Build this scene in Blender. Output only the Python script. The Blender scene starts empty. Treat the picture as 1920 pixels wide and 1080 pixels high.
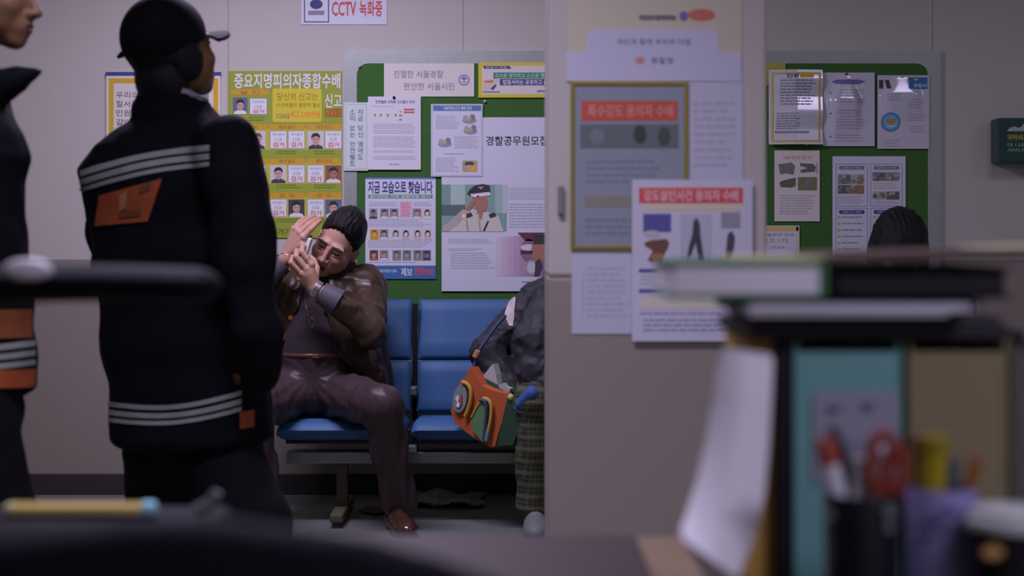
import bpy, bmesh, math, random
import numpy as np
from mathutils import Vector, Matrix, Euler
from mathutils.bvhtree import BVHTree
random.seed(7)
SC = bpy.context.scene
COL = SC.collection
PI = math.pi

# ------------------------------------------------------------------ camera
FPX, CAMZ, HOR, WALLD = 3000.0, 1.105, 450.0, 6.95
cd = bpy.data.cameras.new('camera'); cam = bpy.data.objects.new('camera', cd); COL.objects.link(cam)
cam.location = (0, -WALLD, CAMZ); cam.rotation_euler = (PI/2, 0, 0)
cd.sensor_width = 36; cd.lens = FPX/1920*36; cd.shift_y = -(540-HOR)/1920
cd.clip_start = .05; cd.clip_end = 60
cd.dof.use_dof = True; cd.dof.focus_distance = 6.45; cd.dof.aperture_fstop = 2.9
SC.camera = cam
vs = SC.view_settings
SC.display_settings.display_device = 'sRGB'
vs.view_transform = 'Standard'; vs.look = 'None'; vs.gamma = 1; vs.use_curve_mapping = False
vs.exposure = 0.0

# ------------------------------------------------------------------ light
LC = (.76, .655, 1.0)                 # the cool violet cast of the fluorescent tubes
w = bpy.data.worlds.new('world'); SC.world = w; w.use_nodes = True
w.node_tree.nodes['Background'].inputs[0].default_value = (.6, .6, 1, 1)
w.node_tree.nodes['Background'].inputs[1].default_value = .012
CEIL = 2.75
def ceiling_lamp(x, y, sx, sy, power, spread):
    l = bpy.data.lights.new('fluorescent_light', 'AREA'); l.shape = 'RECTANGLE'
    l.size = sx; l.size_y = sy; l.energy = power; l.color = LC; l.spread = math.radians(spread)
    o = bpy.data.objects.new('fluorescent_light', l); COL.objects.link(o); o.location = (x, y, CEIL-.09)
    return o
LAMPS = [(-.9, -1.55, 1.2, .3, 60, 180), (2.2, -1.9, .6, .3, 6.5, 180), (-.5, -4.35, 1.2, .3, 27, 122), (1.5, -7.3, 1.2, .3, 47, 180), (3.7, -2.3, 1.2, .3, 9, 180)]     # the third's spread is narrowed to keep its light from under the bench
for a in LAMPS: ceiling_lamp(*a)

def P(px, py, D):                     # a point of the place from where the photo shows it and how far it stands
    return Vector(((px-960)*D/FPX, D-WALLD, CAMZ-(py-HOR)*D/FPX))
def lin1(c):
    c /= 255.0
    return c/12.92 if c <= .04045 else ((c+.055)/1.055)**2.4
def C(r, g, b, k=1.0):                # paint colour of a thing that reads r,g,b under the violet tubes
    wv = (lin1(150), lin1(140), lin1(172))
    return tuple(min(.92, .76*k*lin1(v)/q) for v, q in zip((r, g, b), wv)) + (1,)

# ------------------------------------------------------------------ materials
MATS = {}
def M(name, col=None, rough=.7, bump=0, bscale=60, var=.06, vscale=6, metal=0, spec=.3, coat=0, sheen=0):
    if name in MATS: return MATS[name]
    m = bpy.data.materials.new(name); m.use_nodes = True; nt = m.node_tree
    b = nt.nodes['Principled BSDF']
    tc = nt.nodes.new('ShaderNodeTexCoord')
    nz = nt.nodes.new('ShaderNodeTexNoise'); nz.inputs['Scale'].default_value = vscale; nz.inputs['Detail'].default_value = 4
    nt.links.new(tc.outputs['Object'], nz.inputs['Vector'])
    mx = nt.nodes.new('ShaderNodeMix'); mx.data_type = 'RGBA'
    mx.inputs[6].default_value = tuple(c*(1-var) for c in col[:3]) + (1,)
    mx.inputs[7].default_value = tuple(min(1, c*(1+var)) for c in col[:3]) + (1,)
    nt.links.new(nz.outputs['Fac'], mx.inputs[0]); nt.links.new(mx.outputs[2], b.inputs['Base Color'])
    b.inputs['Roughness'].default_value = rough; b.inputs['Metallic'].default_value = metal
    b.inputs['Specular IOR Level'].default_value = spec
    b.inputs['Coat Weight'].default_value = coat; b.inputs['Coat Roughness'].default_value = .12
    if sheen: b.inputs['Sheen Weight'].default_value = sheen
    if bump:
        n2 = nt.nodes.new('ShaderNodeTexNoise'); n2.inputs['Scale'].default_value = bscale; n2.inputs['Detail'].default_value = 5
        nt.links.new(tc.outputs['Object'], n2.inputs['Vector'])
        bp = nt.nodes.new('ShaderNodeBump'); bp.inputs['Strength'].default_value = bump; bp.inputs['Distance'].default_value = .01
        nt.links.new(n2.outputs['Fac'], bp.inputs['Height']); nt.links.new(bp.outputs['Normal'], b.inputs['Normal'])
    MATS[name] = m
    return m
def ink(r, g, b, k=1.0):
    return M('ink_%d_%d_%d_%d' % (r, g, b, int(k*100)), C(r, g, b, k), .6, var=.02)

# ------------------------------------------------------------------ objects
def tag(o, label=None, cat=None, group=None, kind=None):
    if label: o['label'] = label
    if cat: o['category'] = cat
    if group: o['group'] = group
    if kind: o['kind'] = kind
    return o
def thing(name, label, cat, loc=(0, 0, 0), group=None):
    o = bpy.data.objects.new(name, None); COL.objects.link(o); o.location = loc; o.empty_display_size = .05
    return tag(o, label, cat, group)
def wloc(o):
    v = Vector((0, 0, 0))
    while o is not None: v += Vector(o.location); o = o.parent
    return v
def copy_tree(o, parent=None):
    c = o.copy(); COL.objects.link(c); c.parent = parent
    for ch in list(o.children): copy_tree(ch, c)
    return c
def link_mesh(name, verts, faces, mats, fmat=None, parent=None, loc=None, smooth=False):
    """verts are world points; the object's origin is loc (or its parent's)"""
    base = wloc(parent) if parent else Vector((0, 0, 0))
    o_loc = Vector(loc) if loc is not None else base
    V = np.asarray(verts, dtype=np.float64).reshape(-1, 3) - np.array(o_loc)
    me = bpy.data.meshes.new(name); me.from_pydata(V.tolist(), [], [tuple(int(i) for i in f) for f in faces])
    for m in mats: me.materials.append(m)
    if fmat is not None and len(me.polygons) == len(fmat): me.polygons.foreach_set('material_index', [int(i) for i in fmat])
    if smooth is True: me.polygons.foreach_set('use_smooth', [True]*len(me.polygons))
    elif isinstance(smooth, float): 
        me.polygons.foreach_set('use_smooth', [True]*len(me.polygons)); me.set_sharp_from_angle(angle=smooth)
    me.update()
    o = bpy.data.objects.new(name, me); COL.objects.link(o)
    if parent: o.parent = parent
    o.location = o_loc - base
    return o

class MB:
    """collects shapes in world coordinates; build() links them as ONE mesh object"""
    def __init__(s): s.v = []; s.f = []; s.m = []; s.mats = []
    def mi(s, mat):
        if mat not in s.mats: s.mats.append(mat)
        return s.mats.index(mat)
    def add(s, vs, fs, mat):
        n = len(s.v); i = s.mi(mat)
        s.v += [tuple(v) for v in vs]; s.f += [tuple(n+k for k in f) for f in fs]; s.m += [i]*len(fs)
    def bm(s, bm, mat, mw=None):
        bm.verts.index_update()
        vs = [(mw @ v.co) if mw else v.co.copy() for v in bm.verts]
        s.add(vs, [[v.index for v in f.verts] for f in bm.faces], mat); bm.free()
    def box(s, c, size, mat, bev=0, rot=None, seg=2):
        bm = bmesh.new(); bmesh.ops.create_cube(bm, size=1)
        bmesh.ops.scale(bm, vec=size, verts=bm.verts)
        if bev: bmesh.ops.bevel(bm, geom=bm.edges[:], offset=bev, segments=seg, affect='EDGES', profile=.5)
        mw = Matrix.Translation(c) @ (rot.to_4x4() if rot else Matrix())
        s.bm(bm, mat, mw)
    def box2(s, a, b, mat, bev=0, seg=2):
        a = Vector(a); b = Vector(b)
        s.box((a+b)/2, [abs(q) for q in (b-a)], mat, bev, None, seg)
    def tube(s, pts, r, mat, n=10, closed=False):
        pts = [Vector(p) for p in pts]; k = len(pts)
        rr = r if isinstance(r, (list, tuple)) else [r]*k
        vs = []; up = None
        for i, p in enumerate(pts):
            t = (pts[(i+1) % k] - pts[i-1]) if closed else (pts[min(i+1, k-1)] - pts[max(i-1, 0)])
            t.normalize()
            if up is None:
                up = t.orthogonal().normalized()
            up = (up - t*up.dot(t)).normalized(); sd = t.cross(up)
            for j in range(n):
                a = 2*PI*j/n; vs.append(p + (up*math.cos(a) + sd*math.sin(a))*rr[i])
        fs = []
        for i in range(k if closed else k-1):
            for j in range(n):
                a = i*n+j; b = i*n+(j+1) % n; c = ((i+1) % k)*n
                fs.append((a, b, c+(j+1) % n, c+j))
        if not closed: fs += [tuple(range(n-1, -1, -1)), tuple(range((k-1)*n, k*n))]
        s.add(vs, fs, mat)
    def lathe(s, prof, c, mat, n=28, mw=None):
        c = Vector(c); vs = []; fs = []
        for (r, z) in prof:
            for j in range(n):
                a = 2*PI*j/n; q = Vector((r*math.cos(a), r*math.sin(a), z))
                vs.append(c + ((mw @ q) if mw else q))
        for i in range(len(prof)-1):
            for j in range(n):
                fs.append((i*n+j, i*n+(j+1) % n, (i+1)*n+(j+1) % n, (i+1)*n+j))
        fs += [tuple(range(n-1, -1, -1)), tuple(range((len(prof)-1)*n, len(prof)*n))]
        s.add(vs, fs, mat)
    def prism(s, pts, off, mat):
        """a flat outline (world points) given thickness along off"""
        pts = [Vector(p) for p in pts]; off = Vector(off); n = len(pts)
        vs = pts + [p+off for p in pts]
        fs = [tuple(range(n)), tuple(range(2*n-1, n-1, -1))] + [(i, i+n, (i+1) % n+n, (i+1) % n) for i in range(n)]
        s.add(vs, fs, mat)
    def build(s, name, parent=None, loc=None, smooth=False, mod=None):
        o = link_mesh(name, s.v, s.f, s.mats, s.m, parent, loc, smooth)
        bm = bmesh.new(); bm.from_mesh(o.data); bmesh.ops.recalc_face_normals(bm, faces=bm.faces[:]); bm.to_mesh(o.data); bm.free()
        return o

# ------------------------------------------------------------------ text
_tc = {}
def text_mesh(body, bold=0.0, leading=1.0):
    key = (body, bold)
    if key in _tc: return _tc[key]
    cu = bpy.data.curves.new('lettering', 'FONT'); cu.body = body; cu.size = 1; cu.resolution_u = 2
    cu.offset = bold; cu.space_line = leading
    o = bpy.data.objects.new('lettering', cu); COL.objects.link(o)
    dg = bpy.context.evaluated_depsgraph_get(); dg.update()
    me = bpy.data.meshes.new_from_object(o.evaluated_get(dg))
    vs = np.array([v.co[:] for v in me.vertices]).reshape(-1, 3); fs = [tuple(p.vertices) for p in me.polygons]
    bpy.data.objects.remove(o); bpy.data.curves.remove(cu); bpy.data.meshes.remove(me)
    _tc[key] = (vs, fs)
    return vs, fs

def soft(pts, n=5):
    """a smooth path through the points"""
    q = [Vector(p) for p in pts]; q = [q[0]*2-q[1]] + q + [q[-1]*2-q[-2]]; out = []
    for i in range(1, len(q)-2):
        a, b, c, d = q[i-1:i+3]
        for k in range(n):
            t = k/n; out.append(.5*((2*b)+(c-a)*t+(2*a-5*b+4*c-d)*t*t+(3*b-a-3*c+d)*t**3))
    return out + [q[-2]]

class Sheet:
    """something flat and printed standing at depth y=Y, facing the room (-y); shapes are given in photo pixels at that depth"""
    def __init__(s, Y, layer=.0004, disp=None):
        s.Y = Y; s.D = Y + WALLD; s.L = layer; s.mb = MB(); s.disp = disp; s.n = 1
    def q(s, px, py, lay):
        p = P(px, py, s.D); p.y = s.Y - lay*s.L
        if s.disp: p.y -= s.disp(px, py)
        return p
    def paper(s, x0, y0, x1, y1, mat, th=.0015, grid=None):
        if grid:
            nx, ny = grid; vs = [s.q(x0+(x1-x0)*i/nx, y0+(y1-y0)*j/ny, 0) for j in range(ny+1) for i in range(nx+1)]
            fs = [(j*(nx+1)+i, j*(nx+1)+i+1, (j+1)*(nx+1)+i+1, (j+1)*(nx+1)+i) for j in range(ny) for i in range(nx)]
            s.mb.add(vs, fs, mat)
        else:
            a = s.q(x0, y1, 0); b = s.q(x1, y0, 0)
            s.mb.prism([s.q(x0, y0, 0), s.q(x1, y0, 0), s.q(x1, y1, 0), s.q(x0, y1, 0)], (0, th, 0), mat)
        return s
    def poly(s, pts, mat, lay=1, mb=None):
        if s.disp and max(p[0] for p in pts)-min(p[0] for p in pts) > 8:
            bm = bmesh.new(); bm.faces.new([bm.verts.new((x, y, 0)) for x, y in pts]); bmesh.ops.triangulate(bm, faces=bm.faces[:])
            bmesh.ops.subdivide_edges(bm, edges=bm.edges[:], cuts=5, use_grid_fill=True); bm.verts.index_update()
            (mb or s.mb).add([s.q(v.co.x, v.co.y, lay*1.6) for v in bm.verts], [[v.index for v in f.verts] for f in bm.faces], mat); bm.free()
            return
        (mb or s.mb).add([s.q(x, y, lay) for x, y in pts], [tuple(range(len(pts)))], mat)
    def rect(s, x0, y0, x1, y1, mat, lay=1, mb=None):
        if s.disp and max(abs(x1-x0), abs(y1-y0)) > 10:
            nx = int(abs(x1-x0)/4)+1; ny = int(abs(y1-y0)/4)+1
            (mb or s.mb).add([s.q(x0+(x1-x0)*i/nx, y0+(y1-y0)*j/ny, lay*1.6) for j in range(ny+1) for i in range(nx+1)], [(j*(nx+1)+i, j*(nx+1)+i+1, (j+1)*(nx+1)+i+1, (j+1)*(nx+1)+i) for j in range(ny) for i in range(nx)], mat)
            return
        s.poly([(x0, y0), (x1, y0), (x1, y1), (x0, y1)], mat, lay, mb)
    def ell(s, cx, cy, rx, ry, mat, lay=1, mb=None, n=20, a0=0, a1=2*PI):
        s.poly([(cx+rx*math.cos(a0+(a1-a0)*i/n), cy+ry*math.sin(a0+(a1-a0)*i/n)) for i in range(n)], mat, lay, mb)
    def rrect(s, x0, y0, x1, y1, r, mat, lay=1, mb=None):
        pts = []
        for cx, cy, a in ((x1-r, y1-r, 0), (x0+r, y1-r, PI/2), (x0+r, y0+r, PI), (x1-r, y0+r, 1.5*PI)):
            pts += [(cx+r*math.cos(a+k*PI/8), cy+r*math.sin(a+k*PI/8)) for k in range(5)]
        s.poly(pts, mat, lay, mb)
    def frame(s, x0, y0, x1, y1, w, mat, lay=1, mb=None):
        s.rect(x0, y0, x1, y0+w, mat, lay, mb); s.rect(x0, y1-w, x1, y1, mat, lay, mb)
        s.rect(x0, y0+w, x0+w, y1-w, mat, lay, mb); s.rect(x1-w, y0+w, x1, y1-w, mat, lay, mb)
    def text(s, body, x0, y0, x1, y1, mat, lay=2, bold=0.0, mb=None):
        vs, fs = text_mesh(body, bold)
        if not len(vs): return
        lo = vs.min(0); hi = vs.max(0)
        out = [s.q(x0+(v[0]-lo[0])/(hi[0]-lo[0]+1e-9)*(x1-x0), y1-(v[1]-lo[1])/(hi[1]-lo[1]+1e-9)*(y1-y0), lay) for v in vs]
        (mb or s.mb).add(out, fs, mat)
    def lines(s, x0, y0, x1, y1, n, mat, lay=1, th=.45, ragged=.25, mb=None):
        """small print, too small to read: rows of word-long dashes"""
        dy = (y1-y0)/n; h = dy*th
        for i in range(n):
            x = x0; xe = x1 - random.random()*ragged*(x1-x0)
            while x < xe-1:
                wd = min(random.uniform(2.5, 9)*max(1, dy/4), xe-x)
                s.rect(x, y0+i*dy, x+wd, y0+i*dy+h, mat, lay, mb); x += wd + max(.9, dy*.28)
    def portrait(s, x0, y0, x1, y1, bg, skin, hair, shirt, parent, style=0, lay=2, name='portrait_photo'):
        mb = MB(); w = x1-x0; h = y1-y0; cx = (x0+x1)/2
        s.rect(x0, y0, x1, y1, bg, lay, mb)
        sh = [(cx-w*.46, y1), (cx-w*.42, y1-h*.14), (cx-w*.15, y1-h*.25), (cx+w*.15, y1-h*.25), (cx+w*.42, y1-h*.14), (cx+w*.46, y1)]
        if style == 1: s.ell(cx, y0+h*.46, w*.33, h*.38, hair, lay+1, mb)      # long hair behind
        s.poly(sh, shirt, lay+2, mb)
        s.rect(cx-w*.1, y1-h*.36, cx+w*.1, y1-h*.2, skin, lay+3, mb)
        s.ell(cx, y0+h*.47, w*.235, h*.28, skin, lay+4, mb)
        top = y0+h*.12
        hp = [(cx-w*.26, y0+h*.46), (cx-w*.27, y0+h*.27), (cx-w*.15, top), (cx+w*.12, top-h*.02), (cx+w*.27, y0+h*.25), (cx+w*.26, y0+h*.46),
              (cx+w*.2, y0+h*.34), (cx+w*.05, y0+h*.28), (cx-w*.12, y0+h*.32), (cx-w*.2, y0+h*.36)]
        s.poly(hp, hair, lay+5, mb)
        for sx in (-1, 1):
            s.rect(cx+sx*w*.1-w*.05, y0+h*.44, cx+sx*w*.1+w*.05, y0+h*.475, hair, lay+6, mb)
        s.rect(cx-w*.06, y0+h*.615, cx+w*.06, y0+h*.64, M('ink_lip', C(110, 60, 65)), lay+6, mb)
        return mb.build(name, parent)
    def build(s, name, label, cat, group=None, smooth=False, rot=0):
        v = np.array(s.mb.v); c = (v.min(0)+v.max(0))/2
        o = s.mb.build(name, None, loc=c, smooth=smooth)
        tag(o, label, cat, group); s.obj = o
        return o

# ------------------------------------------------------------------ implicit bodies: smooth shapes meshed by surface nets
def vlen(*a):
    t = a[0]*a[0]
    for q in a[1:]: t = t + q*q
    return np.sqrt(t)
def smin(a, b, k):
    if k <= 0: return np.minimum(a, b)
    h = np.maximum(k-np.abs(a-b), 0)/k
    return np.minimum(a, b) - h*h*k*.25
def smax(a, b, k): return -smin(-a, -b, k)
def cap(p, a, b, ra, rb):
    a = np.array(a); b = np.array(b); d = b-a
    x, y, z = p[0]-a[0], p[1]-a[1], p[2]-a[2]
    t = np.clip((x*d[0]+y*d[1]+z*d[2])/max(1e-9, d@d), 0, 1)
    return vlen(x-t*d[0], y-t*d[1], z-t*d[2]) - (ra+(rb-ra)*t)
def chain(p, pts, rs, k=.0):
    d = None
    for i in range(len(pts)-1):
        q = cap(p, pts[i], pts[i+1], rs[i], rs[i+1]); d = q if d is None else smin(d, q, k)
    return d
def ellip(p, c, r, R=None):
    x, y, z = p[0]-c[0], p[1]-c[1], p[2]-c[2]
    if R is not None:
        x, y, z = (R[0][0]*x+R[1][0]*y+R[2][0]*z, R[0][1]*x+R[1][1]*y+R[2][1]*z, R[0][2]*x+R[1][2]*y+R[2][2]*z)
    k0 = vlen(x/r[0], y/r[1], z/r[2]); k1 = vlen(x/r[0]**2, y/r[1]**2, z/r[2]**2)
    return np.where(k0 < 1e-4, -min(r), k0*(k0-1)/np.maximum(k1, 1e-9))
def loft(p, rows, yaw=0.0, e=2.0, capr=.02):
    """rows (z, cx, cy, rx, ry) from low to high"""
    rows = sorted(rows); Z = [r[0] for r in rows]
    g = lambda i: np.interp(p[2], Z, [r[i] for r in rows])
    dx = p[0]-g(1); dy = p[1]-g(2)
    c, s = math.cos(yaw), math.sin(yaw)
    u = c*dx+s*dy; v = -s*dx+c*dy; rx = g(3); ry = g(4)
    k = (np.abs(u/rx)**e + np.abs(v/ry)**e)**(1/e)
    d = (k-1)*np.minimum(rx, ry)
    return smax(d, np.maximum(Z[0]-p[2], p[2]-Z[-1]), capr)
_rng = np.random.RandomState(3)
_dirs = [(lambda v: v/np.linalg.norm(v))(_rng.randn(3)) for _ in range(24)]
def folds(p, freq, seed=0, n=6, stretch=(1, 1, 1)):
    t = 0
    for i in range(n):
        d = _dirs[(i*3+seed) % 24]; f = freq*(1+.35*i); e = _dirs[(i*5+seed+7) % 24]
        wv = np.sin((p[0]*e[0]+p[1]*e[1]+p[2]*e[2])*f*.6+i)*1.3
        t = t + np.sin((p[0]*d[0]*stretch[0]+p[1]*d[1]*stretch[1]+p[2]*d[2]*stretch[2])*f+wv+i*2.1)/(1+.4*i)
    return t/n*2
def mesh_sdf(f, lo, hi, h):
    lo = np.array(lo, float); hi = np.array(hi, float); B = 4
    nb = np.ceil((hi-lo)/(h*B)).astype(int)+1; n = nb*B
    cs = [lo[i]+(np.arange(nb[i])*B+1.5)*h for i in range(3)]
    X, Y, Z = np.meshgrid(*cs, indexing='ij')
    cv = f((X.ravel(), Y.ravel(), Z.ravel())).reshape(nb)
    v = np.where(cv > 0, 1.0, -1.0).repeat(B, 0).repeat(B, 1).repeat(B, 2)
    act = np.argwhere(np.abs(cv) < h*B*1.9)
    off = np.argwhere(np.ones((B, B, B), bool))
    idx = (act[:, None, :]*B + off[None]).reshape(-1, 3)
    v[idx[:, 0], idx[:, 1], idx[:, 2]] = f(tuple(lo[i]+idx[:, i]*h for i in range(3)))
    v[0] = v[-1] = 1; v[:, 0] = v[:, -1] = 1; v[:, :, 0] = v[:, :, -1] = 1
    ins = v < 0
    cor = [(i, j, k) for i in (0, 1) for j in (0, 1) for k in (0, 1)]
    sh = tuple(n-1)
    cnt = np.zeros(sh, np.int8)
    for (i, j, k) in cor: cnt += ins[i:i+sh[0], j:j+sh[1], k:k+sh[2]]
    cell = np.argwhere((cnt > 0) & (cnt < 8))
    vid = -np.ones(sh, np.int64); vid[cell[:, 0], cell[:, 1], cell[:, 2]] = np.arange(len(cell))
    acc = np.zeros((len(cell), 3)); num = np.zeros(len(cell))
    for a in cor:
        for ax in range(3):
            if a[ax]: continue
            b = list(a); b[ax] = 1
            va = v[cell[:, 0]+a[0], cell[:, 1]+a[1], cell[:, 2]+a[2]]; vb = v[cell[:, 0]+b[0], cell[:, 1]+b[1], cell[:, 2]+b[2]]
            mk = (va < 0) != (vb < 0)
            t = np.where(mk, va/np.where(mk, va-vb, 1), 0)
            pt = np.array(a, float)[None].repeat(len(cell), 0); pt[:, ax] += t
            acc[mk] += pt[mk]; num[mk] += 1
    V = lo + (cell + acc/num[:, None])*h
    F = []
    for ax in range(3):
        b, c = (ax+1) % 3, (ax+2) % 3
        s0 = [slice(None)]*3; s1 = [slice(None)]*3; s0[ax] = slice(0, -1); s1[ax] = slice(1, None)
        e = np.argwhere(ins[tuple(s0)] != ins[tuple(s1)])
        e = e[(e[:, b] > 0) & (e[:, c] > 0)]
        e = e[(e[:, b] < sh[b]) & (e[:, c] < sh[c])]
        q = []
        for db, dc in ((1, 1), (0, 1), (0, 0), (1, 0)):
            k = e.copy(); k[:, b] -= db; k[:, c] -= dc; q.append(vid[k[:, 0], k[:, 1], k[:, 2]])
        q = np.stack(q, 1)
        fl = ins[e[:, 0], e[:, 1], e[:, 2]]
        q[~fl] = q[~fl][:, ::-1]
        F.append(q)
    return V, np.concatenate(F)
def bvh_of(V, F): return BVHTree.FromPolygons([tuple(v) for v in V], [tuple(int(i) for i in f) for f in F])
def rayhit(bvh, px, py, off):
    o = Vector((0, -WALLD, CAMZ)); d = (P(px, py, 5)-o).normalized()
    hit = bvh.ray_cast(o, d)
    if hit[0] is None: return None
    nrm = hit[1] if hit[1].dot(d) < 0 else -hit[1]
    return hit[0] + nrm*off
def wrap_patch(bvh, corner, nu, nv, mat, name, parent, off=.004, back=.006):
    """cloth strip laid on a garment: corner(u, v) -> photo pixel; it has its own thickness"""
    top = {}
    for j in range(nv+1):
        for i in range(nu+1):
            h = rayhit(bvh, *corner(i/nu, j/nv), off)
            if h is not None: top[(i, j)] = h
    ids = {}; vs = []
    for k, p in top.items(): ids[k] = len(vs); vs.append(p)
    n = len(vs); vs += [p+Vector((0, back, 0)) for p in vs]
    fs = []
    for j in range(nv):
        for i in range(nu):
            q = [(i, j), (i+1, j), (i+1, j+1), (i, j+1)]
            if all(k in ids for k in q):
                a = [ids[k] for k in q]
                if max((vs[a[r]]-vs[a[r-1]]).length for r in range(4)) < .08: fs += [tuple(a), tuple(n+r for r in reversed(a))]
    return link_mesh(name, vs, fs, [mat], None, parent, smooth=True)
# ------------------------------------------------------------------ the room
m_wall = M('wall_paint_light', C(132, 121, 139), .75, .05, 120, .03, 3)
m_wall2 = M('wall_paint_grey', C(96, 85, 95, 1.12), .75, .05, 120, .04, 3)
m_joint = M('wall_joint', C(105, 95, 108), .8)
m_floor = M('vinyl_floor', C(76, 74, 86), .4, .05, 40, .12, 5)
m_ceil = M('ceiling_board', C(140, 132, 150), .9)
m_dark = M('black_plastic', (.012, .012, .016, 1), .45)
m_base = M('dark_baseboard', (.05, .042, .04, 1), .6)
SPLIT = 1.02
def struct(mb, name, parent=None):
    o = mb.build(name, parent); o['kind'] = 'structure'; return o
b = MB()
b.box2((-4.2, 0, SPLIT), (4.2, .12, CEIL), m_wall); b.box2((-4.2, 0, 0), (4.2, .12, SPLIT), m_wall2)
for px in (428, 868, 1748):
    x = P(px, 0, WALLD).x; b.box2((x-.0015, -.0012, SPLIT), (x+.0015, .002, CEIL), m_joint)
struct(b, 'wall_back')
b = MB(); b.box2((-4.2, -9, -.1), (4.2, .12, 0), m_floor); struct(b, 'floor')
b = MB(); b.box2((-4.2, -9, CEIL), (4.2, .12, CEIL+.1), m_ceil); struct(b, 'ceiling')
for nm, x0, x1 in (('wall_left', -4.3, -4.2), ('wall_right', 4.2, 4.3)):
    b = MB(); b.box2((x0, -9, SPLIT), (x1, .12, CEIL), m_wall); b.box2((x0, -9, 0), (x1, .12, SPLIT), m_wall2); struct(b, nm)
b = MB(); b.box2((-4.3, -9.1, 0), (4.3, -9, CEIL), m_wall); struct(b, 'wall_front')
b = MB(); b.box2((-4.2, -.012, 0), (4.2, 0, .09), m_base, .003); struct(b, 'baseboard_back')
# pillar
PD = 3.6
xl, xr = P(1028, 0, PD).x, P(1438, 0, PD).x; py0 = PD-WALLD
b = MB()
b.box2((xl, py0, 1.022), (xr, py0+.4, CEIL), m_wall, .008); b.box2((xl, py0, 0), (xr, py0+.4, 1.022), m_wall2, .008)
struct(b, 'wall_pillar')
# ceiling lamps
m_lampbox = M('lamp_housing', (.7, .7, .7, 1), .5)
for i, (x, y, sx, sy, e, spd) in enumerate(LAMPS):
    b = MB(); b.box2((x-sx/2-.03, y-sy/2-.03, CEIL-.07), (x+sx/2+.03, y+sy/2+.03, CEIL), m_lampbox, .01)
    o = b.build('ceiling_light', None, loc=(x, y, CEIL))
    tag(o, ['shallow ceiling light box over the wanted poster side of the wall', 'shallow ceiling light box above the right end of the notice board',
            'shallow ceiling light box above the walking officers', 'shallow ceiling light box above the cluttered desk', 'shallow ceiling light box near the right wall'][i], 'ceiling light', 'ceiling lights')

# ------------------------------------------------------------------ notice board
m_alu = M('brushed_frame', C(112, 110, 128), .42, .05, 200, .1, 40, metal=.35)
m_felt = M('green_felt', C(42, 68, 38), .95, .3, 400, .12, 60)
BX0, BX1, BY0, BY1 = 645, 1764, 95, 640
YB = -.015
board = thing('notice_board', 'long green felt notice board in a grey metal frame on the back wall', 'notice board', P(1200, 350, WALLD))
s = Sheet(YB+.012)
b = MB()
def wp(px, py, y): 
    p = P(px, py, WALLD+YB); p.y = y; return p
a, c = wp(BX0+10, BY0+10, 0), wp(BX1-10, BY1-10, 0)
b.box2((a.x, -.012, c.z), (c.x, -.001, a.z), m_felt); b.build('felt_panel', board)
# frame: four bars with a rounded inner corner piece
b = MB()
o4 = [(BX0, BY0), (BX1, BY0), (BX1, BY1), (BX0, BY1)]; R = 22
def inner():
    pts = []; x0, y0, x1, y1 = BX0+24, BY0+24, BX1-24, BY1-24
    for cx, cy, a0 in ((x0+R, y0+R, PI), (x1-R, y0+R, 1.5*PI), (x1-R, y1-R, 0), (x0+R, y1-R, PI/2)):
        pts.append([(cx+R*math.cos(a0+k*PI/16), cy+R*math.sin(a0+k*PI/16)) for k in range(9)])
    return pts
ip = inner()
for k in range(4):
    arc = ip[k]; nxt = ip[(k+1) % 4]
    ring = [o4[k]] + arc
    b.prism([wp(x, y, YB) for x, y in ring] , (0, .014, 0), m_alu)
    b.prism([wp(*o4[k], YB), wp(*arc[-1], YB), wp(*nxt[0], YB), wp(*o4[(k+1) % 4], YB)], (0, .014, 0), m_alu)
b.build('board_frame', board)

# ------------------------------------------------------------------ printed sheets on the wall and the board
PAPER = M('white_paper', C(150, 140, 172), .55, var=.03)
LAV = M('cool_white_paper', C(146, 139, 176), .5, var=.03)
WARM = M('warm_white_paper', C(152, 139, 160), .55, var=.03)
GREYP = M('greenish_white_paper', C(142, 141, 165), .6, var=.03)
INK = ink(52, 48, 66); INKS = ink(96, 90, 118); INKL = ink(122, 114, 146); NAVY = ink(44, 46, 100); RED = ink(140, 52, 62); 
ORANGE = ink(142, 103, 36); OLIVE = ink(104, 106, 44); OLIVE2 = ink(132, 121, 54); YEL = ink(148, 130, 46); WHITE = ink(156, 147, 178)
SKIN = ink(140, 105, 110); SKIN2 = ink(120, 78, 80); HAIR = ink(34, 28, 38); BROWNH = ink(92, 52, 46); BLUEBG = ink(66, 68, 112); GREYBG = ink(140, 132, 160); REDBG = ink(96, 60, 58)
DARKBG = ink(48, 42, 56); BLUE = ink(44, 72, 132); TEAL = ink(62, 100, 128); GOLD = ink(146, 110, 34)

# framed notice behind the officers
s = Sheet(-.014)
s.paper(199, 136, 413, 432, WARM, .012); s.frame(204, 147, 409, 427, 9, GOLD); s.rect(198, 135, 415, 142, NAVY, 2)
for k, tx in enumerate(['우리의 다짐', '질서를 지키고', '민원인을 내', '같이 섬기', 'ㄴ 친절', '봉사하는', '경찰이', '되겠습니다']):
    s.text(tx, 218, 172+k*17, 218+14*len(tx)*.9, 184+k*17, INK)
s.lines(340, 175, 396, 400, 12, INKS)
s.build('framed_notice', 'yellow bordered notice with a blue top edge behind the capped officer', 'notice')

# CCTV sign
s = Sheet(-.004)
s.paper(565, -14, 725, 46, LAV); s.frame(570, -8, 617, 42, 2, NAVY); s.rect(578, 20, 608, 28, INKS, 2); s.ell(593, 8, 12, 9, NAVY, 2)
s.text('CCTV', 622, 3, 668, 30, RED, bold=.02); s.text('녹화중', 674, 1, 717, 31, RED, bold=.02)
s.build('cctv_sign', 'white surveillance camera sign with red letters high on the back wall', 'sign')

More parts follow.
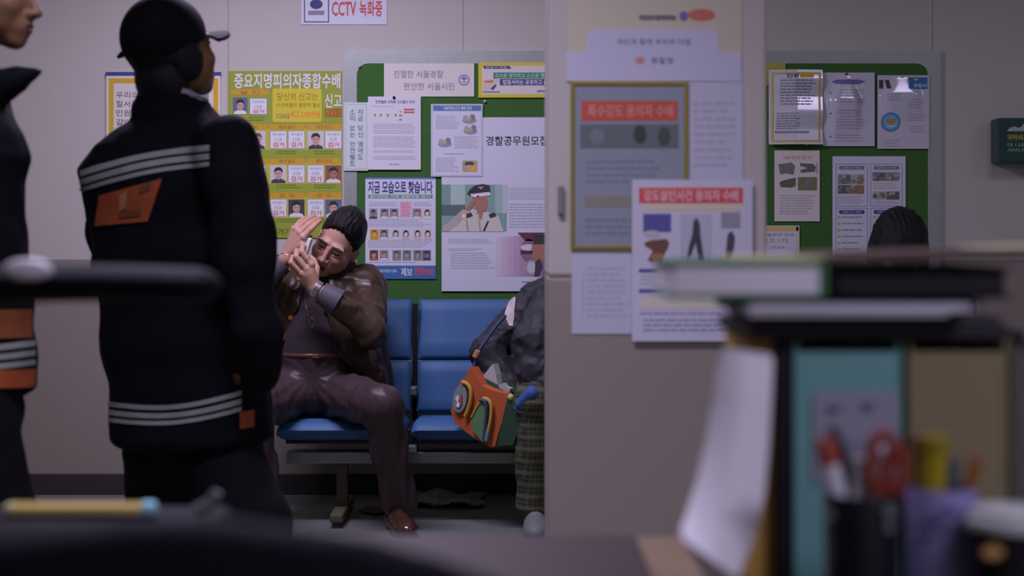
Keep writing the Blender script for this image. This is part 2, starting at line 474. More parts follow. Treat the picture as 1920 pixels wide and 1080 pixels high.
# the big wanted poster
s = Sheet(-.006)
s.paper(428, 133, 641, 446, OLIVE, .004)
for r in range(3):
    y = 233+64*r; s.rect(430, y+8, 641, y+48, OLIVE2)
s.text('중요지명피의자종합수배', 439, 137, 638, 166, WHITE, 3, bold=.022)
s.rect(433, 168, 503, 178, ORANGE); s.text('살 인', 450, 169.5, 486, 176.5, RED, 3)
s.rrect(511, 166, 603, 229, 4, YEL, 2)
s.text('당신의 신고는', 520, 174, 596, 188, ink(96, 84, 24), 4); s.text('사건해결의 결정적 열쇠', 518, 193, 600, 201, ink(96, 84, 24), 4)
s.text('신고보상금', 518, 213, 543, 222, NAVY, 4); s.text('최고 5,000만원', 545, 208, 600, 221, ink(165, 92, 34), 4, bold=.015)
s.text('신고', 609, 176, 641, 202, WHITE, 3, bold=.02); s.rect(609, 204, 641, 219, ink(104, 66, 22), 2); s.text('전국112', 610, 205, 640, 218, ink(170, 96, 34), 3)
heads = [['강 도', '강도살인', '강도강간'], ['살 인', '특수절도', '특수강도'], ['사 기', '강 도', '강 도']]
for r in range(3):
    y = 233+64*r
    for k, (x0, x1) in enumerate(((433, 503), (505, 572), (575, 641))):
        s.rect(x0, y, x1-1, y+10, ORANGE, 2); s.text(heads[r][k], x0+18, y+1.5, x1-18, y+8.5, ink(110, 62, 22), 3)
        s.lines(x0+14, y+49, x1-6, y+58, 2, ink(76, 86, 30), 2)
s.lines(466, 219, 502, 229, 2, ink(76, 86, 30), 2)
s.text('청', 483, 424, 498, 442, WHITE, 3, bold=.02); s.text('공개기간', 507, 428, 560, 441, ink(60, 62, 24), 3)
wanted = s.build('wanted_poster', 'large olive green wanted poster with rows of portraits above the seated man', 'poster')
def card(x0, y0, x1, y1, parent):
    mb = MB(); s.frame(x0-1, y0-1, x1+1, y1+1, 1.3, INKS, 2, mb); s.rect(x0, y0, x1, y1, WHITE, 3, mb)
    s.text('여러분의', x0+4, y0+3, x1-4, y0+9, INKS, 4, mb=mb); s.text('신고로', x0+8, y0+12, x1-8, y0+18.5, ink(80, 84, 100), 4, mb=mb)
    s.text('검거', x0+4.5, y0+20.5, x1-4.5, y1-2, RED, 4, bold=.016, mb=mb)
    mb.build('arrest_card', parent)
def framed(x0, y0, x1, y1, *a, style=0):
    s.frame(x0-1.5, y0-1.5, x1+1.5, y1+1.5, 1.5, GREYBG, 1); s.portrait(x0, y0, x1, y1, *a, wanted, style, 3)
framed(437, 183, 464, 214, BLUEBG, SKIN, HAIR, WHITE); card(469, 185, 500, 214, wanted)
for r, cells in enumerate([['c', 'p1', 'c', 'c', 'p2', 'c'], ['p2', 'c', 'p2', 'c', 'c', 'p3'], ['p1', 'c', 'c', 'p4', 'c', 'p5']]):
    for k, c in enumerate(cells):
        x0 = (435, 468, 507, 541, 577, 610)[k]; y0 = 246+64*r
        if c == 'c': card(x0, y0, x0+30, y0+32, wanted)
        else:
            sp = {'p1': (GREYBG, SKIN, BROWNH, DARKBG), 'p2': (GREYBG, SKIN, HAIR, DARKBG), 'p3': (REDBG, SKIN2, HAIR, WHITE), 'p4': (DARKBG, SKIN, HAIR, WHITE), 'p5': (BLUEBG, SKIN, HAIR, WHITE)}[c]
            framed(x0, y0, x0+30, y0+33, *sp)

YP = YB-.0022
def disp_tack(tx, ty, slope, wdt, ln, lean=0):
    """the cone a tack pulls into a laminated sheet, easing off towards the foot"""
    k = WALLD/FPX; sm = lambda t: t*t*(3-2*t)
    def f(px, py):
        v = (py-ty)/ln
        if v < 0: return 0
        hw = wdt*(.25+.75*min(1, v)); u = abs(px-tx)/hw
        W = 1 if u < .8 else (0 if u > 1.7 else 1-sm((u-.8)/.9))
        r = v if v < 1 else max(0, 1-(v-1)/1.5)
        return (slope*ln*r - lean*(px-tx)*min(1, r*2))*k*W + lean*hw*k*.8*W*min(1, r*2)
    return f
# white slogan banner
s = Sheet(YP)
s.paper(720, 119, 889, 181, WARM); s.text('친절한 서울경찰', 738, 132, 831, 146, INKS, bold=.005); s.text('편안한 서울시민', 757, 155, 852, 169, INKS, bold=.005)
s.ell(870, 150, 10.5, 10.5, ink(84, 84, 140)); s.ell(870, 150, 8, 8, WARM, 2); s.ell(870, 147, 5, 3.5, ink(84, 84, 140), 3); s.rect(866, 152, 874, 155, ink(100, 100, 150), 3)
s.build('slogan_banner', 'wide white slogan sheet with a round blue emblem at its right', 'notice', rot=0)
# yellow framed banner
s = Sheet(YP-.0045)
s.paper(897, 117, 1178, 183, YEL, .004); s.rect(904, 123, 1172, 177, WARM)
s.poly([(905, 123.5), (955, 123.5), (959, 129), (908, 129)], NAVY, 2); s.text('법질서 확립', 911, 124.5, 950, 128, WHITE, 3)
s.rect(925, 136, 1150, 147, ink(48, 88, 88), 2); s.text('스스로 생각하고 스스로 행동하는', 928, 137.5, 1044, 145.5, ink(128, 146, 152), 3, bold=.015)
s.rect(937, 148, 1150, 160, ink(54, 52, 104), 2); s.text('법질서라는 공정하고 올바르게', 943, 149.5, 1050, 158.5, WHITE, 3, bold=.015)
s.poly([(906, 152), (927, 146), (936, 147), (931, 158), (920, 168), (906, 173)], ink(150, 128, 146), 2); s.poly([(920, 166), (929, 158), (931, 161), (924, 169)], NAVY, 3)
s.poly([(906, 152), (926, 150), (922, 155), (910, 155)], ink(140, 84, 70), 3); s.rect(905, 171, 937, 174, INKS, 3); s.rect(1007, 169, 1060, 173, INKS, 2)
s.build('slogan_banner', 'yellow framed slogan banner with green and navy lettering bars', 'notice')
# vertical plaque
s = Sheet(YB-.0075)
s.paper(645, 192, 690, 320, GREYP, .006); s.frame(648, 195, 688, 317, .8, INKL)
for col, x0, tx in ((0, 671, ['지', '금', '', '당', '신', '', '옆', '에', '도']), (1, 656, ['소', '리', '', '없', '는', '', '안', '전', '벨', '트'])):
    y = 205
    for t in tx:
        if t: s.text(t, x0, y, x0+9.5, y+10, ink(74, 74, 104), bold=.008); y += 12
        else: y += 6
s.build('vertical_plaque', 'narrow pale plaque with two columns of vertical lettering on the board edge', 'sign')
# A4 notice
s = Sheet(YP-.006)
s.paper(690, 181, 789, 318, PAPER); s.text('안전벨트 미착용 신고접수 안내', 704, 188, 777, 194, INK, bold=.012); s.lines(697, 199, 745, 202, 1, INKL)
for x in (703, 714, 727, 742): s.ell(x, 216, 2, 3, ink(110, 96, 50)); 
for x in (750, 751): pass
s.rect(757, 204, 777, 207, RED); s.rect(757, 209, 777, 212, RED); s.ell(750.5, 209, 2, 2, ink(130, 120, 40)); s.rect(748, 215, 754, 218, INKS); s.rect(748, 223, 754, 226, INKS)
for y0, n in ((232, 4), (244, 3), (256, 4), (267, 4), (282, 2), (293, 3)): s.lines(700, y0, 782, y0+2.6*n, n, INKL, ragged=.12)
s.lines(730, 307, 750, 311, 1, INKS)
s.build('notice_sheet', 'white typed notice with red lines at upper right beside the vertical plaque', 'notice')
# blue headed leaflet
s = Sheet(YP-.006)
s.paper(808, 195, 905, 331, LAV); s.frame(809.5, 196.5, 903.5, 329.5, 1, INKL); s.rect(812, 198, 902, 208, ink(66, 80, 140)); s.text('아동학대 신고 예방 안내', 832, 199.5, 884, 206.5, ink(150, 160, 160), 3, bold=.02)
s.lines(817, 217, 862, 243, 7, INKL); s.lines(852, 256, 900, 280, 7, INKL); s.lines(817, 296, 862, 324, 8, INKL); s.lines(832, 288, 874, 291, 1, INKS)
for (x, y, c) in ((880, 222, 'g'), (882, 242, 'w'), (834, 266, 'f'), (880, 312, 'y')):
    if c == 'y': s.rrect(867, 301, 895, 322, 3, ink(120, 108, 90), 2); s.rect(875, 309, 894, 321, ink(150, 116, 60), 3); s.ell(880, 307, 9, 4, INK, 4); s.ell(880, 313, 6, 4, SKIN, 5)
    else:
        s.ell(x, y+4, 13, 6, ink(100, 100, 120), 2); s.ell(x-7, y, 5, 6, ink(112, 112, 128), 3); s.ell(x+6, y-2, 5, 6, ink(86, 86, 104), 3); s.ell(x, y+1, 4, 4, SKIN, 4)
s.build('leaflet', 'blue headed leaflet with small drawings and paragraphs in the board centre', 'leaflet')
# recruitment poster
s = Sheet(YP-.003)
s.paper(828, 220, 1150, 546, LAV); s.text('경찰공무원모집', 911, 255, 1026, 273, INK, bold=.012)
s.lines(955, 352, 1140, 376, 6, INKL); s.lines(955, 382, 1140, 430, 9, INKL); s.lines(840, 448, 935, 458, 3, INKL); s.lines(840, 466, 905, 472, 2, INKL); s.lines(845, 474, 930, 506, 7, INKL); s.rect(978, 528, 998, 530, INKS)
rec = s.build('recruitment_poster', 'large white recruitment poster with a photograph of a saluting officer', 'poster')
mb = MB()
s.rect(828, 346, 950, 434, ink(92, 108, 122), 2, mb)
for x0, x1, c in ((828, 845, ink(84, 104, 116)), (845, 872, ink(120, 130, 145)), (928, 942, ink(112, 122, 140)), (942, 952, ink(130, 130, 158))): s.rect(x0, 346, x1, 400, c, 3, mb)
s.rect(828, 384, 872, 404, ink(62, 74, 80), 4, mb)
UNI = ink(142, 132, 150); UNI2 = ink(124, 112, 132)
s.poly([(828, 434), (832, 424), (872, 394), (888, 392), (900, 398), (915, 398), (934, 404), (944, 434)], UNI, 5, mb)
s.poly([(829, 428), (868, 392), (878, 399), (862, 418), (842, 434), (829, 434)], UNI2, 6, mb)
s.poly([(872, 392), (884, 376), (897, 366), (899, 370), (890, 380), (880, 397)], SKIN2, 9, mb)
s.poly([(893, 390), (907, 391), (903, 414), (895, 400)], SKIN2, 6, mb); s.ell(902, 381, 12.5, 17, SKIN2, 7, mb)
s.poly([(889, 372), (876, 364), (880, 356), (890, 348), (905, 345), (918, 348), (919, 358), (916, 366)], ink(40, 36, 46), 8, mb)
s.poly([(882, 364), (917, 360), (921, 366), (890, 370), (884, 369)], WHITE, 9, mb); s.poly([(896, 350), (907, 350), (902, 356)], ink(110, 104, 110), 9, mb)
for x0 in (872, 916): s.poly([(x0, 402), (x0+11, 398), (x0+15, 405), (x0+3, 409)], ink(44, 40, 50), 8, mb)
s.ell(870, 405, 4.5, 5, ink(160, 145, 120), 9, mb); s.poly([(914, 414), (917, 415), (909, 433), (905, 433)], ink(44, 40, 50), 8, mb)
s.poly([(888, 398), (896, 402), (899, 434), (902, 434), (899, 400)], ink(118, 104, 110), 7, mb); s.poly([(873, 412), (876, 411), (879, 433), (876, 433)], ink(124, 100, 80), 7, mb)
mb.build('salute_photo', rec)
mb = MB()
for k in range(9): s.rect(930+k*11, 436+(8-k)*1.2, 941+k*11, 518, ink(146-k*5, 130-k*8, 165-k*6), 2, mb)
s.poly([(970, 436), (1060, 436), (1060, 444), (1030, 452), (985, 452)], ink(70, 40, 62), 3, mb); s.ell(992, 470, 16, 22, ink(96, 70, 100), 3, mb); s.ell(990, 464, 14, 6, ink(150, 140, 175), 4, mb)
s.rect(976, 470, 998, 476, ink(58, 38, 56), 5, mb); s.ell(1012, 470, 16, 22, SKIN2, 5, mb); s.poly([(1000, 440), (1040, 440), (1040, 458), (1000, 458)], ink(44, 40, 54), 6, mb)
s.ell(996, 502, 12, 15, ink(110, 108, 130), 4, mb); s.ell(996, 502, 8, 11, ink(140, 134, 160), 5, mb); s.poly([(1004, 490), (1012, 484), (1018, 500), (1010, 518), (1002, 518)], ink(50, 44, 60), 6, mb)
mb.build('traffic_photo', rec)
# missing people poster
s = Sheet(YP)
s.paper(685, 333, 817, 522, LAV); s.rect(685, 333, 817, 336, ink(66, 80, 140)); s.text('지금 모습으로 찾습니다', 690, 339, 811, 363, NAVY, 2, bold=.025)
s.rect(690, 365, 811, 372, TEAL); s.text('잃어버린 가족 실종아동 찾기', 694, 366, 806, 371, ink(170, 160, 110), 2, bold=.015)
s.lines(692, 379, 748, 388, 3, INKL); s.rect(750, 378, 772, 408, ink(150, 118, 150)); s.lines(752, 380, 770, 407, 7, ink(150, 84, 110), 2); s.lines(776, 379, 811, 388, 3, INKL)
s.lines(690, 412, 811, 427, 4, INKL); s.lines(690, 451, 811, 466, 4, INKL); s.lines(692, 491, 800, 495, 1, INKL)
s.rect(685, 498, 817.5, 523, BLUE); s.ell(703, 509, 6, 6.5, ink(90, 100, 140), 2); s.ell(703, 508, 3.8, 3.8, ink(160, 130, 60), 3); s.text('실종아동찾기센터', 711, 505, 744, 511, WHITE, 3, bold=.01)
s.text('제보', 752, 502, 773, 518, WHITE, 3, bold=.02); s.text('전화182', 777, 501.5, 813, 517, ink(165, 52, 62), 3, bold=.02)
miss = s.build('missing_people_poster', 'blue and white missing people poster with rows of small portraits beside the seated man', 'poster')
rows = [(391, [(692, 'x'), (713, 'g'), (731, 'g'), (774, 'b'), (793, 'l')]), (430, [(694, 'o'), (712, 'g'), (734, 'l'), (753, 'h'), (775, 'h'), (794, 'h')]), (469, [(693, 'r'), (712, 'b'), (736, 'k'), (755, 'k'), (775, 'k'), (792, 'd')])]
for y, cells in rows:
    for x, c in cells:
        sp = {'x': (ink(110, 100, 120), ink(90, 84, 100), HAIR, DARKBG), 'g': (INKS, SKIN, HAIR, WHITE), 'b': (INKS, SKIN, BROWNH, WHITE), 'l': (GREYBG, ink(160, 140, 150), HAIR, WHITE), 'o': (ORANGE, ink(160, 125, 60), BROWNH, ORANGE),
              'h': (GREYBG, ink(162, 146, 150), HAIR, ink(150, 120, 150)), 'r': (ink(90, 48, 44), SKIN, HAIR, ink(120, 70, 60)), 'k': (ink(86, 84, 100), ink(112, 108, 124), ink(56, 54, 66), ink(96, 92, 108)), 'd': (BLUEBG, SKIN2, HAIR, DARKBG)}[c]
        s.portrait(x, y, x+16, y+19, *sp, miss, 1 if c in 'lh' else 0, 1)

# right of the pillar: laminated, shiny sheets
LAM = M('laminated_sheet', C(146, 138, 172), .16, var=.03, coat=.9, spec=.7)
LAM2 = M('laminated_sheet_cool', C(142, 133, 170), .16, var=.03, coat=.9, spec=.7)
s = Sheet(YP-.001)
s.paper(1395, 118, 1473, 160, ink(120, 112, 52)); s.build('yellow_card', 'plain yellow card peeking out behind the shiny laminated notice', 'card')
def wavy(px, py):
    k = WALLD/FPX; y = py-131; tri = lambda t, p, up: (t % p)/up if (t % p) < up else 1-((t % p)-up)/(p-up)
    yy = y + (3 if px > 1490 else 0)
    return (.18*k*34*tri(yy+12, 62, 34))*(.35+.65*min(1, max(0, (px-1446)/40))) + .13*k*max(0, 52-abs(px-1490))
s = Sheet(YP-.008, .0006, disp=wavy)
s.paper(1441, 131, 1542, 271, LAM, grid=(26, 36)); s.frame(1446, 136, 1538, 267, 4, ink(140, 118, 70)); s.text('민원', 1474, 138, 1496, 147, INK, bold=.02); s.rect(1498, 140, 1524, 146, GOLD, 2)
s.lines(1462, 150, 1530, 200, 9, INKS); s.lines(1455, 212, 1500, 245, 7, INKS); s.rect(1452, 246, 1516, 250, INKS)
s.build('laminated_notice', 'shiny laminated notice with a yellow border beside the pillar', 'notice', smooth=True)
s = Sheet(YP-.004, .0006, disp=disp_tack(1586, 140, .20, 20, 48, .07))
s.paper(1543, 136, 1640, 274, LAM2, grid=(26, 36)); s.poly([(1559, 153), (1570, 149), (1610, 149), (1624, 153), (1610, 158), (1570, 158)], ink(74, 72, 130))
for y in (174, 213, 256): s.ell(1557, y, 1.6, 1.6, INK)
for y0, n in ((168, 5), (206, 7), (252, 3)): s.lines(1566, y0, 1625, y0+5.5*n, n, INKL)
s.build('laminated_notice', 'white laminated sheet with three bullet paragraphs under a blue oval heading', 'notice', smooth=True)
s = Sheet(YP-.004, .0006, disp=disp_tack(1692, 143, .19, 26, 34))
s.paper(1645, 141, 1742, 279, LAM2, grid=(26, 36)); s.rect(1703, 145, 1739, 167, BLUE); s.text('경찰서', 1712, 157, 1737, 164, ink(120, 150, 190), 2, bold=.02); s.ell(1717, 149, 4, 2, ink(130, 130, 70), 2)
s.poly([(1648, 150), (1656, 150), (1656, 166), (1648, 166)], DARKBG); s.poly([(1659, 150), (1667, 150), (1671, 166), (1663, 166)], DARKBG); s.ell(1670, 229, 18.5, 18.5, ink(64, 92, 146)); s.ell(1670, 229, 14, 14, ink(84, 116, 166), 2)
s.poly([(1660, 223), (1680, 223), (1676, 230), (1670, 235), (1664, 230)], ink(130, 92, 46), 3); s.rect(1662, 235, 1678, 238, ink(120, 140, 180), 3)
for x0, y0, x1, n in ((1662, 176, 1690, 3), (1703, 186, 1732, 4), (1703, 214, 1735, 3), (1705, 236, 1736, 3), (1655, 262, 1690, 3)): s.lines(x0, y0, x1, y0+5*n, n, INKL)
s.build('laminated_notice', 'laminated sheet with a round blue emblem at the top right of the board', 'notice', smooth=True)
s = Sheet(YP)
s.paper(1452, 282, 1537, 415, WARM); s.text('수배자 착의 및 신발 사진', 1468, 292, 1522, 299, ink(160, 100, 120), bold=.01)
s.poly([(1459, 308), (1475, 306), (1483, 304), (1491, 311), (1488, 328), (1474, 325), (1463, 327)], ink(82, 80, 92)); s.poly([(1500, 306), (1524, 307), (1530, 313), (1528, 322), (1502, 324), (1500, 319), (1514, 315), (1500, 311)], ink(72, 68, 84))
s.poly([(1461, 343), (1466, 339), (1482, 335), (1492, 333), (1492, 349), (1484, 352), (1464, 351)], ink(70, 66, 70)); s.rect(1496, 332, 1532, 357, ink(86, 80, 70)); s.ell(1514, 342, 4, 7, ink(80, 86, 118), 2)
s.rect(1531, 305, 1533, 326, INKS); s.lines(1462, 366, 1530, 404, 8, INKL); s.build('notice_sheet', 'white notice showing grey clothes and a shoe beside the pillar', 'notice')
s = Sheet(YP)
s.paper(1561, 293, 1698, 510, LAV)
for x0 in (1567, 1632):
    for y0 in (307, 390): s.frame(x0, y0, x0+60, y0+(80 if y0 < 350 else 112), 1.2, ink(96, 96, 150)); s.rrect(x0+6, y0+4, x0+54, y0+11, 3, NAVY if y0 > 350 else ink(86, 86, 122), 2); s.text('교통사고 예방', x0+12, y0+5.5, x0+48, y0+9.5, WHITE, 3)
PH = [ink(92, 90, 108), ink(120, 116, 132), ink(70, 64, 72), ink(112, 80, 62), ink(84, 84, 96)]
def photo(x0, y0, x1, y1, k):
    mb = MB(); rnd = random.Random(k); s.rect(x0, y0, x1, y1, PH[k % 5], 2, mb)
    for i in range(7):
        cx = rnd.uniform(x0+3, x1-3); cy = rnd.uniform(y0+3, y1-3); rx = min(rnd.uniform(2, 6), cx-x0, x1-cx); ry = min(rnd.uniform(1.5, 5), cy-y0, y1-cy)
        s.ell(cx, cy, rx, ry, PH[rnd.randrange(5)], 3+i, mb, 9)
    mb.build('printed_photo', foil)
q = [(1571, 327, 1595, 345), (1596, 327, 1620, 345), (1571, 347, 1595, 363), (1596, 347, 1620, 363), (1636, 323, 1661, 339), (1662, 323, 1686, 339), (1636, 359, 1661, 374), (1662, 359, 1686, 374)]
s.lines(1570, 368, 1622, 384, 4, INKL); s.lines(1638, 343, 1684, 356, 3, ink(150, 110, 140)); s.lines(1638, 377, 1684, 384, 2, INKL)
for x0 in (1571, 1637):
    for k in range(6): s.rect(x0, 405+k*12, x0+5, 410+k*12, ink(130, 118, 80)); s.lines(x0+8, 406+k*12, x0+50, 411+k*12, 1, INKS)
    s.rect(x0, 478, x0+50, 492, ink(140, 128, 130))
foil = s.build('leaflet', 'leaflet of four blue framed panels with small photographs behind the bowed head', 'leaflet')
for k, r in enumerate(q): photo(*r, k)
s = Sheet(YP)
s.paper(1378, 423, 1499, 575, LAV); s.rect(1380, 425, 1497, 433, ink(150, 124, 84)); s.rect(1493, 425, 1497, 575, ink(150, 135, 130)); s.text('신고 전화 경찰관서 안내', 1384, 437, 1487, 443, INKS); s.text('범죄신고 112', 1402, 446, 1478, 455, ink(140, 108, 50), bold=.02)
s.text('기동순찰', 1440, 461, 1472, 466, INKL); s.lines(1390, 480, 1488, 560, 10, INKL); s.build('notice_sheet', 'white sheet with a tan heading low on the board beside the pillar', 'notice')

# tacks and clear tape
m_tack = M('tack_plastic', (.5, .5, .55, 1), .3); m_tackr = M('red_tack', (.35, .06, .05, 1), .3)
for (x, y, off, m, lab) in ((739, 183, .012, m_dark, 'dark tack at the top of the typed notice'), (909, 190, .002, m_tack, 'pale tack in the green felt above the blue headed leaflet'),
                       (1587, 139, .01, m_tackr, 'red tack holding the bulleted laminated sheet'), (1692, 143, .01, m_tack, 'pale tack holding the laminated emblem sheet'),
                       (668+6, 124, .002, m_tack, 'pale tack in the upper left corner of the board'), (1512, 270, .014, m_tack, 'pale tack at the foot of the shiny laminated notice')):
    p = P(x, y, WALLD-.022); b = MB(); b.lathe([(.003, 0), (.006, -.004), (.0065, -.009), (.004, -.011)], (0, 0, 0), m, 12, None)
    o = b.build('thumbtack', smooth=True); o.location = (p.x, -.0125-off*.6, p.z); o.rotation_euler = (-PI/2, 0, 0)
    tag(o, lab, 'tack', 'tacks on the notice board')

# green box on the wall at the right
m_gbox = M('dark_green_enamel', C(22, 44, 50), .4, coat=.2)
Dg = WALLD-.11
box = thing('suggestion_box', 'dark green wall box with yellow and white lettering at the right edge', 'box', P(1940, 262, WALLD))
b = MB(); a = P(1872, 221, Dg); c = P(2010, 305, Dg); b.box2((a.x, -.11, c.z), (c.x, 0, a.z), m_gbox, .006); b.build('box_body', box)
s = Sheet(-.1103); mb = MB()
s.poly([(1888, 246), (1893, 240), (1902, 237), (1911, 240), (1916, 236), (1924, 226), (1934, 240), (1960, 246)], ink(120, 118, 150), 1, mb)
mb.build('mountain_emblem', box)
mb = MB(); s.text('귀하의 의견', 1888, 252, 1942, 263, ink(130, 118, 30), 1, .02, mb); s.text('더 나은 경찰', 1889, 268, 1950, 275, ink(110, 122, 120), 1, .01, mb); s.text('서비스 개선', 1889, 278, 1950, 285, ink(110, 122, 120), 1, .01, mb)
mb.build('lettering', box)

# ------------------------------------------------------------------ sheets on the pillar
def pil(n): return py0-.002-.0014*n
s = Sheet(pil(0)); s.paper(1066, -30, 1391, 120, M('beige_paper', C(138, 126, 132), .6)); s.rect(1198, 29, 1268, 37, ink(100, 92, 112)); s.text('국민과 함께하는', 1200, 28, 1266, 38, INK, 2, .01); s.ell(1282, 30, 8, 9, ink(80, 70, 130), 2); s.ell(1315, 28, 26, 11, ink(140, 74, 74), 2)
s.build('pillar_poster', 'beige sheet with a red and blue emblem topmost on the pillar', 'poster')
s = Sheet(pil(1)); s.mb.prism([s.q(x, y, 0) for x, y in [(1062, 98), (1098, 98), (1104, 62), (1116, 55), (1334, 55), (1345, 62), (1350, 98), (1390, 98), (1390, 152), (1062, 152)]], (0, .0015, 0), M('lavender_paper', C(136, 128, 168), .6))
s.text('국민과 함께 우리의 다짐', 1156, 72, 1295, 84, INKS, 2, .005); s.ell(1200, 113, 9, 7, ink(140, 92, 110)); s.text('경찰청', 1220, 107, 1262, 119, INKS, 2, .01)
s.build('pillar_poster', 'lavender sheet with a stepped tab top on the pillar', 'poster')
s = Sheet(pil(0)); s.paper(1072, 140, 1393, 626, M('white_sheet_pillar', C(134, 127, 164), .6)); s.lines(1100, 500, 1180, 600, 9, ink(126, 118, 154)); s.rect(1092, 512, 1094, 590, ink(120, 112, 150)); s.lines(1300, 190, 1380, 320, 9, ink(126, 118, 154))
s.build('pillar_poster', 'tall white sheet behind the framed notice on the pillar', 'poster')
fr = thing('framed_notice', 'gold framed notice under glass with a red heading on the pillar', 'framed notice', (P(1180, 310, PD).x, pil(1), P(1180, 310, PD).z))
s = Sheet(pil(2)); m_gold = M('gold_frame', C(104, 88, 36), .35, metal=.3); m_glass = M('grey_print_under_glass', C(98, 98, 126), .25, coat=.6)
b = MB()
for r in ((1070, 153, 1290, 160), (1070, 461, 1290, 468), (1070, 160, 1077, 461), (1283, 160, 1290, 461)):
    a = P(r[0], r[1], s.D); c = P(r[2], r[3], s.D); b.box2((a.x, pil(0), c.z), (c.x, s.Y-.003, a.z), m_gold, .001)
b.build('gold_frame', fr)
s.mb = MB(); s.paper(1075, 158, 1285, 463, m_glass, .004); s.rect(1090, 189, 1271, 227, ink(136, 58, 58)); s.text('특수강도 용의자 수배', 1102, 196, 1262, 220, ink(150, 96, 104), 2, .02)
s.rect(1088, 233, 1272, 278, ink(72, 74, 90)); s.ell(1200, 252, 12, 18, ink(46, 46, 54), 2); s.ell(1120, 256, 14, 16, ink(84, 84, 102), 2); s.ell(1245, 256, 12, 18, ink(54, 54, 64), 2); s.rect(1096, 368, 1262, 388, ink(96, 90, 96)); s.lines(1098, 300, 1262, 350, 4, ink(88, 88, 116)); s.lines(1098, 410, 1262, 446, 3, ink(88, 86, 120))
s.mb.build('framed_print', fr)
s = Sheet(pil(3)-.0045); s.paper(1185, 337, 1411, 640, M('white_sheet_front', C(140, 132, 170), .55)); s.rect(1198, 352, 1393, 381, ink(150, 58, 66)); s.text('강도살인사건 용의자 수배', 1207, 356, 1384, 377, ink(160, 128, 158), 2, .02)
s.rect(1203, 384, 1390, 394, ink(152, 134, 130)); s.rect(1206, 401, 1258, 435, ink(62, 58, 122)); s.ell(1222, 438, 16, 6, ink(130, 124, 150), 2)
s.poly([(1208, 455), (1222, 450), (1250, 448), (1255, 456), (1252, 466), (1240, 486), (1222, 492), (1214, 488), (1224, 470), (1210, 462)], ink(78, 52, 52)); s.ell(1232, 482, 12, 8, ink(120, 66, 56), 2)
s.rect(1276, 402, 1334, 492, ink(128, 122, 156)); s.poly([(1300, 415), (1306, 408), (1312, 418), (1313, 440), (1320, 486), (1310, 486), (1304, 455), (1296, 478), (1288, 484), (1292, 460), (1298, 440)], ink(48, 44, 64), 2)
s.rect(1352, 398, 1388, 428, ink(104, 98, 128)); s.poly([(1364, 440), (1372, 432), (1378, 445), (1376, 465), (1368, 488), (1360, 486), (1362, 462)], ink(52, 48, 68), 2)
s.rect(1198, 504, 1249, 511, ink(58, 56, 118)); s.rect(1198, 542, 1247, 549, ink(58, 56, 118)); s.lines(1202, 516, 1245, 538, 3, INKL); s.rect(1200, 558, 1392, 578, ink(150, 138, 152)); s.lines(1200, 586, 1380, 594, 1, ink(110, 90, 140)); s.lines(1206, 598, 1392, 626, 3, ink(104, 100, 140))
s.build('wanted_poster', 'white wanted sheet with a red heading and dark figures on the pillar', 'poster')
b = MB(); a = P(1046, 348, PD); c = P(1057, 403, PD); b.box2((a.x, py0-.012, c.z), (c.x, py0+.001, a.z), M('grey_metal_strip', C(88, 82, 92), .5), .003)
tag(b.build('wall_switch', None, loc=((a+c)/2)), 'narrow grey upright switch strip on the pillar edge', 'switch')
# ------------------------------------------------------------------ waiting bench
m_seat = M('blue_upholstery', C(35, 60, 108), .5, .1, 300, .05, 8)
m_chrome = M('worn_steel', C(96, 96, 110), .34, metal=.6, var=.1)
m_legp = M('dull_beige_leg', C(66, 58, 56, .7), .6)
m_black = M('black_bracket', (.015, .015, .018, 1), .5)
def curved_pad(b, x0, x1, prof, th, mat, r=.018):
    """a cushion swept across the seat's width; prof = (y, z) mid points; rounded edges"""
    pr = [Vector((0, y, z)) for y, z in prof]; n = len(pr); vs = []; fs = []
    nx = 10; secs = []
    for i in range(nx+1):
        t = i/nx; x = x0+(x1-x0)*t
        e = min(1, min(x-x0, x1-x)/r) if r else 1
        s = math.sqrt(max(.02, 1-(1-e)**2)); 
        secs.append((x, s))
    xs = [x0, x0+r*.12, x0+r*.4, x0+r, (x0*3+x1)/4, (x0+x1)/2, (x0+3*x1)/4, x1-r, x1-r*.4, x1-r*.12, x1]
    m = 2*n
    for x in xs:
        e = min(1, min(x-x0, x1-x)/r); s = math.sqrt(max(.05, 1-(1-e)**2))
        ring = []
        for i, p in enumerate(pr):
            t = (pr[min(i+1, n-1)]-pr[max(i-1, 0)]).normalized(); nr = Vector((0, -t.z, t.y))
            ends = .45 if i in (0, n-1) else (.85 if i in (1, n-2) else 1)
            ring.append((p, nr*(th/2)*ends*s))
        top = [p+q for p, q in ring]; bot = [p-q for p, q in reversed(ring)]
        vs += [Vector((x, v.y, v.z)) for v in top+bot]
    for i in range(len(xs)-1):
        for j in range(m): fs.append((i*m+j, i*m+(j+1) % m, (i+1)*m+(j+1) % m, (i+1)*m+j))
    fs += [tuple(range(m-1, -1, -1)), tuple(range((len(xs)-1)*m, len(xs)*m))]
    b.add(vs, fs, mat)
def Y(D): return D-WALLD
